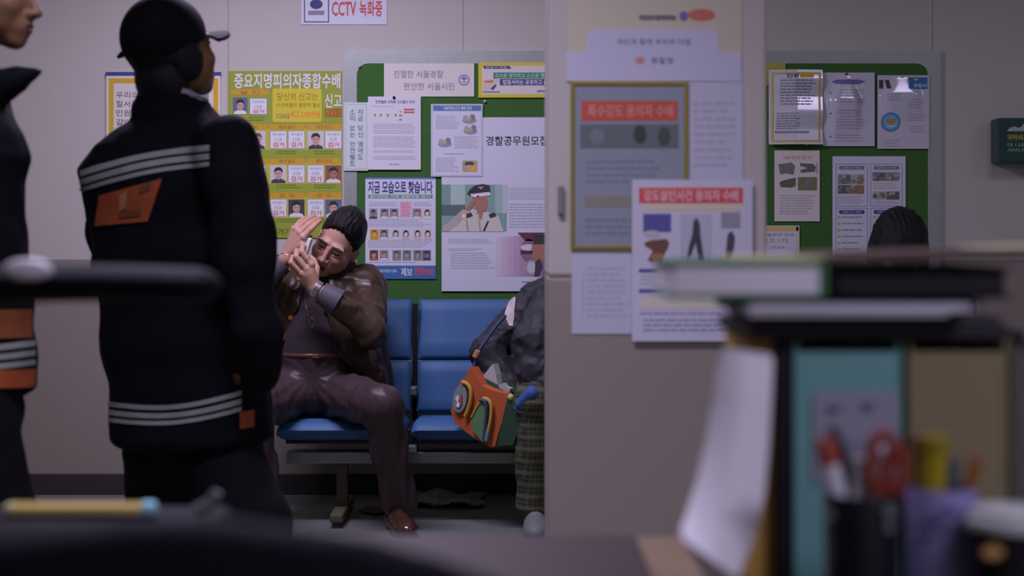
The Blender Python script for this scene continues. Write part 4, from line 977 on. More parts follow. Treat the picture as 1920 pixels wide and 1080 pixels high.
def hair_sdf(p, front=.070, slope=.72, thick=.012, top=.014, spiky=.004, part=0):
    d = ellip(p, (0, .020, .040+top*.4), (.078+thick, .099+thick, .094+thick+top*.6))
    cut = (front - np.clip((p[1]+.078)/.062, 0, 1)*(front+.018) - p[2])*.6
    # sideburns come lower before the ears, the nape lower still
    cut = np.where(p[1] > .03, -.052-p[2]-.1*(p[1]-.03), cut)
    cut = smin(cut, np.maximum(-.035-p[2], np.maximum(np.abs(p[1]+.012)-.014, .06-np.abs(p[0]))), .004)
    n = folds((p[0], p[1]*.45, p[2]*.6), 150, 3)*1.2+.5*np.sin(p[0]*330+p[1]*60+np.sin(p[2]*70)*2)
    return smax(d, cut*.8, .008) + spiky*n*.5
def hand_sdf(p, wrist, palm, fingers, thumb, rf=.0085):
    """palm: centre points of the back of the hand (knuckle line); fingers: [[knuckle, joint, joint, tip] ...]"""
    d = None
    for f in fingers:
        q = cap(p, wrist, f[0], .019, .0125); d = q if d is None else smin(d, q, .012)
    d = smin(d, chain(p, [wrist, palm], [.024, .022]), .015)
    for i, f in enumerate(fingers):
        k = (1, 1.05, 1, .88)[i]; r = [rf*1.12*k, rf*1.05*k, rf*.95*k, rf*.82*k][:len(f)]
        d = smin(d, chain(p, f, r, .002), .0035)
        d = smin(d, ellip(p, f[0], (rf*1.25,)*3), .004)
    d = smin(d, chain(p, thumb, [.0165, .0125, .0105, .009][:len(thumb)], .003), .008)
    return d
def bbox(pts, pad): a = np.array([tuple(p) for p in pts]); return a.min(0)-pad, a.max(0)+pad
def tup(p): return tuple(float(v) for v in p)
def head_mesh(o, R, s, h, cut=-.14):
    pts = [toworld(q, o, R, s) for q in ((-.11, -.14, -.13), (.11, .13, .15))]
    q = [toworld((a, b_, c_), o, R, s) for a in (-.1, .1) for b_ in (-.14, .13) for c_ in (-.14, .15)]; lo, hi = bbox(q, .01)
    V, F = mesh_sdf(lambda p: head_sdf(tolocal(p, o, R, s))*s, lo, hi, h)
    c = V[F].mean(1); L = np.stack(tolocal(c.T, o, R, s), 1)
    return V, F, head_mats(L, 0)
def neck_piece(o, R, s, base, r, h):
    a = toworld((0, .028, -.06), o, R, s); lo, hi = bbox([a, base], .1)
    return mesh_sdf(lambda p: cap(p, tup(a), tup(base), r, r*1.08), lo, hi, h)
def join(pieces):
    vs = []; fs = []; ms = []; n = 0
    for V, F, m in pieces:
        vs += np.asarray(V).tolist(); fs += (np.asarray(F)+n).tolist(); n += len(V); ms += (list(m) if hasattr(m, '__len__') else [m]*len(F))
    return vs, fs, ms
def hair_obj(o, R, s, parent, mat, h=.004, name='hair', extra=None, **kw):
    q = [toworld((a, b_, c_), o, R, s) for a in (-.12, .12) for b_ in (-.15, .15) for c_ in (-.14, .19)]; lo, hi = bbox(q, .01)
    def f(p):
        L = tolocal(p, o, R, s); d = hair_sdf(L, **kw)
        if extra is not None: d = smin(d, extra(L), .01)
        return d*s
    V, F = mesh_sdf(f, lo, hi, h); return link_mesh(name, V, F, [mat], None, parent, smooth=True)

# ================================================================== the seated man on the telephone
m_skin1 = SKINM('skin_seated', (142, 101, 104), .72); m_lips = M('lips', C(70, 38, 40), .5); m_brow = M('brow_hair', C(46, 36, 40), .7)
m_jacket = M('brown_leather', C(45, 30, 26, .8), .40, .12, 30, .25, 14, spec=.4, coat=.03)
m_trous = M('plum_satin', C(52, 38, 50, .72), .42, .10, 60, .18, 20, spec=.28)
m_shirt = M('dark_plum_knit', C(46, 36, 50, .8), .85, .3, 300, .1, 80)
m_cuff = M('violet_cuff', C(52, 46, 62), .6, .1, 100)
m_shoe = M('brown_shoe', C(46, 26, 24), .18, .05, 80, .2, 12, spec=.6, coat=.5)
m_silver = M('silver', (.55, .55, .58, 1), .25, metal=.9); m_goldm = M('gold', (.6, .42, .2, 1), .28, metal=.9); m_button = M('orange_brown_button', C(134, 72, 42), .35)
man = thing('person', 'seated man in a brown leather jacket holding both hands to his tilted face', 'person', (P(600, 0, 6.4).x, Y(6.3), 0))
HO = tup(P(633, 457, 6.40)); HR = rotm(yaw=math.radians(-7), pitch=math.radians(21), roll=math.radians(29)); HS = 1.04
V1, F1, m1 = head_mesh(HO, HR, HS, .002)
V2, F2 = neck_piece(HO, HR, HS, P(632, 535, 6.52), .058, .006)
# right hand flat over the ear
q = lambda *a: tup(P(*a))
wr = q(537, 486, 6.26)
fR = [[q(568, 445, 6.238), q(583, 430, 6.245), q(592, 421, 6.275), q(600, 414, 6.32)],
      [q(562, 437, 6.246), q(577, 423, 6.255), q(587, 415, 6.285), q(597, 409, 6.33)],
      [q(556, 431, 6.258), q(570, 417, 6.268), q(580, 410, 6.30), q(590, 406, 6.345)],
      [q(551, 429, 6.272), q(562, 416, 6.285), q(570, 410, 6.315), q(578, 407, 6.35)]]
thR = [q(550, 470, 6.25), q(566, 459, 6.235), q(576, 450, 6.26), q(582, 444, 6.30)]
fa = q(500, 520, 6.27)
def f(p):
    d = hand_sdf(p, wr, q(556, 446, 6.28), fR, thR, .0104)
    return smin(d, chain(p, [fa, wr], [.036, .026]), .012)
lo, hi = bbox([fa, wr]+[x for r_ in fR for x in r_]+thR, .04); V3, F3 = mesh_sdf(f, lo, hi, .0026)
# left hand closed in front of the cheek
wl = q(590, 541, 6.17)
fL = [[q(584, 496, 6.15), q(566, 473, 6.15), q(567, 463, 6.19), q(574, 460, 6.22)],
      [q(575, 505, 6.145), q(555, 482, 6.14), q(556, 471, 6.18), q(566, 469, 6.22)],
      [q(566, 513, 6.15), q(546, 493, 6.14), q(549, 482, 6.18), q(560, 480, 6.22)],
      [q(562, 523, 6.16), q(546, 505, 6.15), q(549, 496, 6.185), q(558, 494, 6.215)]]
thL = [q(590, 522, 6.18), q(594, 503, 6.20), q(589, 489, 6.21), q(583, 482, 6.22)]
fb = q(622, 562, 6.17)
def f(p):
    d = hand_sdf(p, wl, q(578, 515, 6.155), fL, thL, .0108)
    return smin(d, chain(p, [fb, wl], [.036, .027]), .012)
lo, hi = bbox([fb, wl]+[x for r_ in fL for x in r_]+thL, .04); V4, F4 = mesh_sdf(f, lo, hi, .0026)
# trunk and legs under the clothes
hip_l, hip_r = q(622, 738, 6.40), q(560, 738, 6.40); kn_l, kn_r = q(717, 762, 6.03), q(474, 765, 6.05); an_l, an_r = q(747, 925, 6.12), q(492, 930, 6.12)
chest = q(606, 590, 6.47); belly = q(596, 660, 6.43); sh_l, sh_r = q(683, 540, 6.46), q(527, 548, 6.46)
def f(p):
    d = chain(p, [q(596, 715, 6.42), belly, chest, q(622, 535, 6.50)], [.125, .125, .13, .08], .06)
    d = smin(d, chain(p, [sh_r, sh_l], [.075, .075]), .06)
    for a, b_, c_ in ((hip_l, kn_l, an_l), (hip_r, kn_r, an_r)): d = smin(d, chain(p, [a, b_, c_], [.07, .052, .038]), .03)
    return d
lo, hi = bbox([sh_l, sh_r, kn_l, kn_r, an_l, an_r, belly, HO], .2); V5, F5 = mesh_sdf(f, lo, hi, .012)
vs_, fs_, ms_ = join([(V1, F1, m1), (V2, F2, 0), (V3, F3, 0), (V4, F4, 0), (V5, F5, 0)])
link_mesh('body', vs_, fs_, [m_skin1, m_lips, m_brow, m_iris], ms_, man, smooth=True)
hair_obj(HO, HR, HS, man, m_hair, .0032, front=.100, thick=.005, top=.016, spiky=.005)
# shirt
def f(p):
    d = chain(p, [q(596, 700, 6.42), q(597, 660, 6.425), q(603, 600, 6.46), q(618, 545, 6.50)], [.158, .155, .150, .085], .06)
    d = smin(d, chain(p, [sh_r, sh_l], [.078, .078]), .05)
    d = smin(d, chain(p, [q(622, 540, 6.5), q(640, 512, 6.47)], [.075, .070]), .02)
    rib = .0012*np.sin(p[0]*700)
    d = smax(d, P(0, 671, 6.28).z-p[2], .004)
    return d + rib + .003*folds(p, 26, 2)
lo, hi = bbox([sh_l, sh_r, q(596, 720, 6.42), q(630, 505, 6.5)], .2); V, F = mesh_sdf(f, lo, hi, .006)
link_mesh('shirt', V, F, [m_shirt], None, man, smooth=True)
# jacket: a shell with an open front
el_l, el_r = q(694, 622, 6.22), q(478, 545, 6.28); cu_l, cu_r = q(631, 566, 6.175), q(508, 514, 6.268)
OPEN = [(578, 520), (566, 552), (556, 585), (549, 612), (532, 645), (508, 676), (480, 720), (480, 830), (760, 830), (745, 752), (712, 738), (684, 720), (655, 692), (630, 655), (614, 615), (606, 560), (612, 520)]
OP = [(P(a, b_, 6.3).x, P(a, b_, 6.3).z) for a, b_ in OPEN]
def poly2(x, z, pts):
    n = len(pts); d = np.full_like(x, 1e9); s = np.ones_like(x)
    for i in range(n):
        ax_, az = pts[i]; bx_, bz = pts[i-1]; ex, ez = bx_-ax_, bz-az; wx, wz = x-ax_, z-az
        t = np.clip((wx*ex+wz*ez)/(ex*ex+ez*ez), 0, 1); d = np.minimum(d, (wx-ex*t)**2+(wz-ez*t)**2)
        c1 = z >= az; c2 = z < bz; c3 = ex*wz > ez*wx; fl = (c1 & c2 & c3) | (~c1 & ~c2 & ~c3); s = np.where(fl, -s, s)
    return s*np.sqrt(d)
def f(p):
    tr = chain(p, [q(600, 726, 6.44), q(600, 660, 6.44), q(606, 592, 6.47), q(620, 545, 6.51)], [.205, .178, .172, .10], .06)
    tr = smin(tr, chain(p, [sh_r, sh_l], [.098, .098]), .05)
    tr = smax(tr, .372-p[2], .02)
    tr = smin(tr, chain(p, [q(676, 520, 6.50), q(662, 530, 6.40), q(652, 546, 6.36)], [.022, .026, .014], .004), .008)
    # the front tail spreads over the thigh
    tr = smin(tr, chain(p, [q(655, 610, 6.36), q(686, 672, 6.34), q(704, 712, 6.31), q(720, 730, 6.30)], [.07, .072, .058, .030], .02), .03)
    tr = smin(tr, chain(p, [q(690, 610, 6.42), q(700, 660, 6.42), q(712, 700, 6.42), q(722, 724, 6.42)], [.06, .06, .052, .036], .02), .03)
    op = poly2(p[0], p[2], OP); op = np.maximum(op, p[1]-Y(6.46)); tr = smax(tr, -op, .010)
    sl = chain(p, [sh_l, el_l], [.088, .066]); sl = smin(sl, chain(p, [el_l, cu_l], [.066, .047]), .02)
    sr = chain(p, [sh_r, el_r], [.088, .064]); sr = smin(sr, chain(p, [el_r, cu_r], [.062, .050]), .02)
    r1 = np.abs(folds(p, 20, 5, stretch=(1.3, 1, .8))); w1 = .012*np.minimum(r1*1.8, .8); w2 = .004*np.minimum(np.abs(folds(p, 46, 1))*2, 1)-.004
    d = smin(smin(tr, sl, .022), sr, .022)
    # crease where the sleeve meets the shoulder
    return d + w1 + w2
lo, hi = bbox([sh_l, sh_r, el_l, el_r, cu_l, cu_r, q(600, 770, 6.44)], .24); V, F = mesh_sdf(f, lo, hi, .0055)
link_mesh('jacket', V, F, [m_jacket], None, man, smooth=True)
jb = bvh_of(V, F)
# lapels: two thicker flaps laid over the front edges
def flap(poly_l, poly_r, name):
    n = len(poly_l)-1
    def cr(u, v):
        k = min(int(v*n), n-1); t = v*n-k
        a = (poly_l[k][0]+(poly_l[k+1][0]-poly_l[k][0])*t, poly_l[k][1]+(poly_l[k+1][1]-poly_l[k][1])*t)
        b_ = (poly_r[k][0]+(poly_r[k+1][0]-poly_r[k][0])*t, poly_r[k][1]+(poly_r[k+1][1]-poly_r[k][1])*t)
        return a[0]+(b_[0]-a[0])*u, a[1]+(b_[1]-a[1])*u
    return wrap_patch(jb, cr, 8, 24, m_jacket, name, man, .006, .008)
# cuffs, watch, bracelet, buttons
def ring_tube(name, a, b_, t0, r, rr, mat, parent, n=26, tilt=None):
    a = Vector(a); b_ = Vector(b_); d = (b_-a).normalized(); c = a.lerp(b_, t0); u = d.orthogonal().normalized(); v = d.cross(u)
    mb = MB(); mb.tube([c+u*math.cos(2*PI*k/n)*r+v*math.sin(2*PI*k/n)*r for k in range(n)], rr, mat, 8, True); return mb.build(name, parent, smooth=True)
def cuff(name, a, b_, r0, r1, mat):
    a = Vector(a); b_ = Vector(b_); d = b_-a; L = d.length; z = Vector((0, 0, 1)); R3 = z.rotation_difference(d).to_matrix()
    mb = MB(); mb.lathe([(r0*.9, 0), (r0, .002), (r1, L-.003), (r1-.002, L), (r1-.005, L), (r1-.006, L-.02), (r0*.8, .0)], a, mat, 28, R3); return mb.build(name, man, smooth=.9)
cuff('shirt_cuff', q(504, 517, 6.268), q(533, 491, 6.26), .047, .041, m_cuff)
cuff('shirt_cuff', q(634, 568, 6.175), q(601, 548, 6.17), .056, .043, m_cuff)
ring_tube('bracelet', wr, q(556, 446, 6.28), .12, .0295, .0022, m_silver, man)
b = MB()
wa, wb = Vector(q(606, 550, 6.17)), Vector(q(594, 543, 6.17)); d = (wb-wa).normalized(); u = d.orthogonal().normalized(); v = d.cross(u); n = 22
for k in range(n):
    a = 2*PI*k/n; rad = u*math.cos(a)+v*math.sin(a); c = wb+rad*.0335
    b.box(c, (.0095, .022, .005), m_silver, .0015, Matrix((u*-math.sin(a)+v*math.cos(a), d, rad)).transposed())
b.build('wristwatch', man)
b = MB(); c = Vector(q(573, 484, 6.15)); fd = (Vector(fL[0][1])-Vector(fL[0][0])).normalized(); c = Vector(fL[0][0]).lerp(Vector(fL[0][1]), .45); u = fd.orthogonal().normalized(); v = fd.cross(u)
b.tube([c+u*math.cos(2*PI*k/16)*.0112+v*math.sin(2*PI*k/16)*.0112 for k in range(16)], .0024, m_goldm, 8, True); b.build('ring', man, smooth=True)
def button(px, py, r, mat, name='button', bv=None, parent=None, off=.001):
    h = rayhit(bv or jb, px, py, off)
    if h is None: return
    mb = MB(); mb.lathe([(0, .0), (r, 0), (r, .003), (r*.7, .0045), (0, .004)], h, mat, 16, Matrix.Rotation(PI/2, 3, 'X')); mb.build(name, parent or man, smooth=.6)
for (x, y) in ((545, 596), (524, 646)): button(x, y, .009, m_button)
button(528, 494, .006, m_silver, 'cuff_button')
# pendant
b = MB(); hc = P(578, 604, 6.27); b.tube([(hc.x+.015+.010*math.cos(a), hc.y-.005, hc.z+.018*math.sin(a)) for a in [2*PI*k/20 for k in range(20)]], .0022, m_goldm, 8, True); b.tube([P(572, 560, 6.3), P(575, 580, 6.28), P(578, 595, 6.27)], .0014, m_goldm, 6); b.build('pendant', man, smooth=True)
# trousers
def f(p):
    d = ellip(p, q(592, 722, 6.42), (.175, .155, .115))
    d = smin(d, chain(p, [q(594, 700, 6.42), q(594, 672, 6.42)], [.164, .163]), .03)
    for hp, kn, an, sg in ((hip_l, kn_l, an_l, 1), (hip_r, kn_r, an_r, -1)):
        hem = tuple(np.array(an)+np.array((.004*sg, .01, -.045)))
        l = chain(p, [hp, kn], [.105, .080]); l = smin(l, chain(p, [kn, hem], [.076, .066]), .03)
        d = smin(d, l, .045)
    d = smax(d, p[2]-P(0, 668, 6.30).z, .006); d = smax(d, .075-p[2], .004)
    # pulls radiating from the crotch and at the knee
    cx_, cz_ = P(585, 705, 6.3).x, P(585, 705, 6.3).z; an_ = np.arctan2(p[2]-cz_, p[0]-cx_); rr = np.sqrt((p[2]-cz_)**2+(p[0]-cx_)**2)
    d = d + .0015*np.sin(an_*14+rr*9+np.sin(rr*40))*np.exp(-((rr-.12)/.11)**2)
    sh_ = np.clip((.46-p[2])/.1, 0, 1)      # long folds down the shin
    d = d + sh_*.006*np.sin(p[0]*95+np.sin(p[2]*9)*1.6+p[1]*30)
    return d + .006*folds(p, 30, 9, stretch=(1.5, 1, .6)) + .0025*folds(p, 70, 4)
lo, hi = bbox([hip_l, hip_r, kn_l, kn_r, an_l, an_r, q(594, 660, 6.42)], .2); lo[2] = .04; V, F = mesh_sdf(f, lo, hi, .0058)
link_mesh('trousers', V, F, [m_trous], None, man, smooth=True); tb = bvh_of(V, F)
b = MB(); zb = P(0, 668, 6.27).z; cxb = P(595, 0, 6.42).x
pts = [(cxb+.158*math.cos(a), Y(6.42)+.160*math.sin(a), zb+.002) for a in [2*PI*k/40 for k in range(40)]]
b.tube(pts, .011, M('oxblood_belt', C(66, 34, 40), .3, coat=.3), 8, True); bl = b.build('belt', man, smooth=True)
b = MB(); c = P(594, 668, 6.255); b.box((c.x-.004, Y(6.42)-.172, zb+.002), (.026, .006, .016), m_goldm, .003); b.build('belt_buckle', bl)
# shoes
def shoe(name, ankle, toe, parent, mat, h=.005):
    a = Vector(ankle); t = Vector(toe); d = Vector((t.x-a.x, t.y-a.y, 0)); L = d.length; d.normalize(); yaw = math.atan2(d.y, d.x)
    c_, s_ = math.cos(yaw), math.sin(yaw)
    def f(p):
        x = (p[0]-a.x)*c_+(p[1]-a.y)*s_; y = -(p[0]-a.x)*s_+(p[1]-a.y)*c_; z = p[2]
        d1 = ellip((x, y, z), (.02, 0, .045), (.085, .039, .058)); d2 = ellip((x, y, z), (L*.55, 0, .032), (L*.55, .047, .038)); d3 = ellip((x, y, z), (L*.8, 0, .024), (L*.24, .043, .030))
        u = smin(smin(d1, d2, .03), d3, .02); u = smin(u, cap((x, y, z), (-.005, 0, .05), (-.01, 0, .11), .042, .046), .02)
        u = smax(u, .016-z, .004); 
        so = np.maximum(np.minimum(ellip((x, y, z*.4), (L*.6, 0, 0), (L*.44, .048, .05)), ellip((x, y, z*.4), (.0, 0, 0), (.06, .038, .05))), np.abs(z-.0085)-.0085)
        w = .0012*np.sin(x*160)*np.exp(-((x-L*.5)/.05)**2)
        return np.minimum(u+w, so)
    lo, hi = bbox([a, t, (a.x, a.y, 0), (a.x, a.y, .13)], .09); lo[2] = -.02; V, F = mesh_sdf(f, lo, hi, h); V[:, 2] = np.maximum(V[:, 2], .001)
    o = link_mesh(name, V, F, [mat], None, parent, smooth=True)
    mb = MB(); 
    for k in range(4):
        e = a+d*(L*.36+k*.016); w_ = Vector((-d.y, d.x, 0))*.018; z = .088-k*.0085; mb.tube([(e.x-w_.x, e.y-w_.y, z-.008), (e.x, e.y, z), (e.x+w_.x, e.y+w_.y, z-.008)], .0022, mat, 6)
    mb.build('laces', o, smooth=True)
    return o
shoe('shoe', P(742, 950, 6.14), P(764, 1000, 5.92), man, m_shoe)
shoe('shoe', P(492, 950, 6.14), P(478, 1000, 5.92), man, m_shoe)
# what he holds
b = MB(); c = P(576, 466, 6.225); b.box(c, (.016, .045, .085), M('white_phone', C(150, 142, 168), .35), .005, Matrix.Rotation(math.radians(18), 3, 'Y'), 3)
tag(b.build('mobile_phone', None, loc=c), 'slim white phone held between the hands of the man in the leather jacket', 'phone')

# ================================================================== the person with the school bag, cut off by the pillar
m_puff = M('black_puffer', (.030, .031, .034, 1), .6, .15, 140, .15, 20, spec=.3)
kid = thing('person', 'person in black padded jacket and plaid trousers bent forward beside the pillar', 'person', (P(1050, 0, 6.4).x, Y(6.3), 0))
def plaid():
    m = bpy.data.materials.new('plaid_cloth'); m.use_nodes = True; nt = m.node_tree; bs = nt.nodes['Principled BSDF']; bs.inputs['Roughness'].default_value = .9
    tc = nt.nodes.new('ShaderNodeTexCoord'); sp = nt.nodes.new('ShaderNodeSeparateXYZ'); nt.links.new(tc.outputs['Object'], sp.inputs[0]); out = None
    def mth(op, a, b=None):
        n = nt.nodes.new('ShaderNodeMath'); n.operation = op
        for i, v in enumerate((a, b)):
            if v is None: continue
            if isinstance(v, (int, float)): n.inputs[i].default_value = v
            else: nt.links.new(v, n.inputs[i])
        return n.outputs[0]
    sx = mth('GREATER_THAN', mth('SINE', mth('MULTIPLY', mth('ADD', sp.outputs[0], mth('MULTIPLY', sp.outputs[1], .7)), 420)), .1)
    sz = mth('GREATER_THAN', mth('SINE', mth('MULTIPLY', sp.outputs[2], 420)), .1)
    ln = mth('GREATER_THAN', mth('SINE', mth('MULTIPLY', sp.outputs[2], 140)), .8)
    f = mth('MULTIPLY', mth('ADD', sx, sz), .5)
    r = nt.nodes.new('ShaderNodeMix'); r.data_type = 'RGBA'; r.inputs[6].default_value = C(20, 24, 22); r.inputs[7].default_value = C(48, 47, 42); nt.links.new(f, r.inputs[0])
    r2 = nt.nodes.new('ShaderNodeMix'); r2.data_type = 'RGBA'; nt.links.new(ln, r2.inputs[0]); nt.links.new(r.outputs[2], r2.inputs[6]); r2.inputs[7].default_value = C(62, 54, 42); nt.links.new(r2.outputs[2], bs.inputs['Base Color'])
    return m
m_plaid = plaid()
KH = tup(P(1118, 470, 6.15)); KR = rotm(yaw=math.radians(-25), pitch=math.radians(35)); 
V1, F1, m1 = head_mesh(KH, KR, .95, .004); V2, F2 = neck_piece(KH, KR, .95, P(1095, 560, 6.38), .05, .008)
kh, kk, ka = q(1010, 735, 6.42), q(1008, 752, 6.02), q(1004, 945, 6.05); kh2, kk2, ka2 = q(1110, 735, 6.42), q(1130, 755, 6.02), q(1125, 945, 6.05)
def f(p):
    d = chain(p, [q(1070, 715, 6.45), q(1075, 620, 6.42), q(1085, 560, 6.36)], [.14, .14, .10], .05)
    for a, b_, c_ in ((kh, kk, ka), (kh2, kk2, ka2)): d = smin(d, chain(p, [a, b_, c_], [.06, .045, .035]), .03)
    return d
lo, hi = bbox([kh, kk, ka, kh2, kk2, ka2, KH], .2); V3, F3 = mesh_sdf(f, lo, hi, .012)
vs_, fs_, ms_ = join([(V1, F1, m1), (V2, F2, 0), (V3, F3, 0)]); link_mesh('body', vs_, fs_, [m_skin1, m_lips, m_brow, m_iris], ms_, kid, smooth=True)
hair_obj(KH, KR, .95, kid, m_hair, .005, front=.055, slope=.6, thick=.012, top=.01)
def quilt(p): return .005*np.abs(np.sin(p[2]*34+p[0]*16+np.sin(p[0]*30)))
def f(p):
    tr = chain(p, [q(1078, 720, 6.45), q(1075, 640, 6.45), q(1078, 575, 6.40), q(1092, 545, 6.36)], [.17, .175, .165, .12], .05)
    back = chain(p, [q(1012, 566, 6.42), q(944, 628, 6.36), q(912, 660, 6.33)], [.085, .066, .058], .03); back = smin(back, chain(p, [q(915, 662, 6.33), q(960, 728, 6.25)], [.06, .055]), .04)
    back = smin(back, chain(p, [q(1000, 620, 6.42), q(985, 700, 6.36)], [.10, .09]), .05)
    fr = chain(p, [q(1042, 570, 6.22), q(1008, 640, 6.10), q(1010, 700, 6.06)], [.098, .088, .078], .03); fr = smin(fr, chain(p, [q(1010, 700, 6.06), q(1062, 722, 5.98)], [.08, .062]), .03)
    d = smin(smin(tr, back, .02), fr, .014)
    return smax(d, .40-p[2], .02) - quilt(p) + .012*np.minimum(np.abs(folds(p, 24, 3, stretch=(.8, 1, 1.5)))*1.8, .9)-.006 + .005*np.minimum(np.abs(folds(p, 52, 8))*2, 1)
lo, hi = bbox([q(912, 660, 6.33), q(1180, 500, 6.36), q(1042, 570, 6.22), q(1078, 760, 6.45), q(1062, 722, 5.98), q(960, 728, 6.2)], .2); V, F = mesh_sdf(f, lo, hi, .006)
link_mesh('jacket', V, F, [m_puff], None, kid, smooth=True); kb = bvh_of(V, F)
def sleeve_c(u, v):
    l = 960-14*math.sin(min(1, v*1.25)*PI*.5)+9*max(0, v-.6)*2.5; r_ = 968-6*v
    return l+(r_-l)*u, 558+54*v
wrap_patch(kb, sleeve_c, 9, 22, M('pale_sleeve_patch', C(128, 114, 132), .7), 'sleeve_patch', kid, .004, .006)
def f(p):
    d = chain(p, [kh, kk], [.10, .082]); d = smin(d, chain(p, [kk, ka], [.078, .074]), .03); e = chain(p, [kh2, kk2], [.10, .082]); e = smin(e, chain(p, [kk2, ka2], [.078, .074]), .03)
    d = smin(d, e, .03); d = smax(d, .06-p[2], .004); return d + .008*folds(p, 26, 6) + .003*folds(p, 60, 2)
lo, hi = bbox([kh, kk, ka, kh2, kk2, ka2], .2); lo[2] = .03; V, F = mesh_sdf(f, lo, hi, .006); link_mesh('trousers', V, F, [m_plaid], None, kid, smooth=True)
for a in (ka, ka2): shoe('shoe', (a[0], a[1], .1), (a[0], a[1]-.2, 0), kid, M('grey_shoe', C(74, 72, 88), .6))

# ------------------------------------------------------------------ the school bag
m_or_ = M('orange_fabric', C(124, 56, 36), .75, .2, 300); m_gr_ = M('dark_green_fabric', C(28, 44, 38), .8, .2, 300); m_gr2 = M('grey_green_fabric', C(64, 84, 66), .8, .2, 300); m_yl_ = M('yellow_piping', C(128, 98, 52), .6); m_nv_ = M('navy_piping', C(42, 44, 82), .6); m_gy_ = M('grey_blue_patch', C(84, 90, 112), .7)
bag = thing('school_bag', 'orange and green school bag hanging from the arm of the person in plaid trousers', 'bag', P(910, 770, 6.08))
def bagface(pts, D0, D1, x0=845, x1=985): return [P(x, y, D0+(D1-D0)*(x-x0)/(x1-x0)) for x, y in pts]
DA, DB = 6.16, 5.98
b = MB(); fp = [(882, 688), (874, 706), (862, 716), (852, 740), (845, 770), (852, 792), (884, 818), (920, 839), (928, 836), (938, 800), (948, 772), (951, 750), (944, 738), (922, 732), (902, 722), (892, 706)]
b.prism(bagface(fp, DA, DB), (.03, .03, 0), m_or_); b.build('front_panel', bag)
b = MB(); b.prism(bagface([(950, 746), (932, 836), (924, 838), (962, 834), (974, 800), (980, 768), (968, 748)], DA, DB), (.05, .12, 0), m_gr_); b.prism([v+Vector((.02, .03, 0)) for v in bagface([(884, 700), (858, 750), (856, 786), (922, 832), (946, 760), (930, 738)], DA, DB)], (.09, .12, .0), m_gr_); b.build('gusset', bag)
def lift(pts, d): return [v+Vector((-.3*d, -d, 0)) for v in bagface(pts, DA, DB)]
b = MB(); oval = [(864+13*math.cos(a)+3*math.sin(a), 747-26*math.sin(a)+0*math.cos(a)) for a in [2*PI*k/22 for k in range(22)]]; b.prism(lift(oval, .012), (.004, .012, 0), m_gy_); op_ = b.build('round_pocket', bag)
b = MB(); b.tube(soft(lift([(868, 716), (878, 720), (884, 732), (884, 750), (879, 768), (874, 780)], .010)), .008, m_yl_, 8); b.build('piping', op_, smooth=.9)
b = MB(); b.prism(lift([(856, 746), (860, 740), (864, 744), (862, 752), (866, 758), (862, 764), (857, 760), (860, 754)], .017), (0, .004, 0), M('white_print', C(156, 146, 160), .6)); b.build('white_scrawl', op_)
b = MB(); b.prism(lift([(864, 740), (868, 738), (868, 756), (864, 760)], .017), (0, .004, 0), M('red_print', C(140, 52, 54), .6)); b.build('red_scrawl', op_)
b = MB(); b.prism(lift([(906, 748), (912, 752), (914, 774), (909, 832), (888, 806), (885, 786)], .012), (.004, .014, 0), m_gr2); tp = b.build('triangle_pocket', bag)
b = MB(); b.tube(soft(lift([(886, 782), (896, 762), (906, 748)], .012)), .0045, m_yl_, 8); b.build('piping', tp, smooth=.9)
b = MB(); b.tube(soft(lift([(902, 749), (911, 752), (914, 766), (912, 800), (909, 826)], .014)), .0075, m_nv_, 8); b.build('piping', tp, smooth=.9)
b = MB(); b.tube(soft(lift([(908, 746), (918, 750), (923, 762), (922, 785), (918, 806)], .012)), .0075, m_yl_, 8); b.build('piping', tp, smooth=.9)
b = MB(); b.tube(soft(lift([(918, 806), (914, 826)], .012)), .009, m_gy_, 8); b.build('piping', tp, smooth=.9)
b = MB(); b.tube(soft([P(948, 592, 6.25), P(930, 612, 6.22), P(910, 640, 6.19), P(896, 662, 6.17), P(888, 688, 6.16)]), .0065, M('blue_strap', C(38, 44, 80), .7), 8); st = b.build('strap', bag, smooth=.9)
b = MB(); b.box(P(893, 664, 6.155), (.02, .012, .035), M('pinkish_buckle', C(130, 86, 76), .5), .005, Matrix.Rotation(.5, 3, 'Y')); b.build('buckle', st)
b = MB(); b.prism([P(x, y, 6.13) for x, y in ((900, 712), (924, 682), (930, 702), (934, 728), (918, 734), (902, 724))], (.02, .02, 0), M('white_cloth', C(140, 130, 156), .8)); b.build('cloth_corner', bag)
b = MB(); b.prism([P(x, y, 6.11) for x, y in ((934, 722), (944, 718), (950, 726), (958, 728), (954, 736), (940, 734))], (.01, .02, 0), M('white_cloth', C(140, 130, 156), .8)); b.build('cloth_corner', bag)
b = MB(); c = P(958, 745, 6.02); bm = bmesh.new(); bmesh.ops.create_icosphere(bm, subdivisions=3, radius=.013); b.bm(bm, M('lime_ball', C(120, 126, 84), .6), Matrix.Translation(c)); b.build('zip_toy', bag, smooth=True)
V, F = mesh_sdf(lambda p: chain(p, [q(976, 758, 5.98), q(998, 738, 5.96)], [.022, .030]), *bbox([q(976, 758, 5.98), q(998, 738, 5.96)], .05), .005); link_mesh('blue_pad', V, F, [M('blue_pad', C(38, 54, 112), .7)], None, bag, smooth=True)
b = MB(); b.tube([P(964, 764, 5.99), P(974, 772, 5.975), P(988, 776, 5.96)], .008, M('blue_strap'), 8); b.tube([P(966, 756, 5.985), P(970, 764, 5.98)], .005, m_or_, 6); b.build('strap_end', bag, smooth=.9)

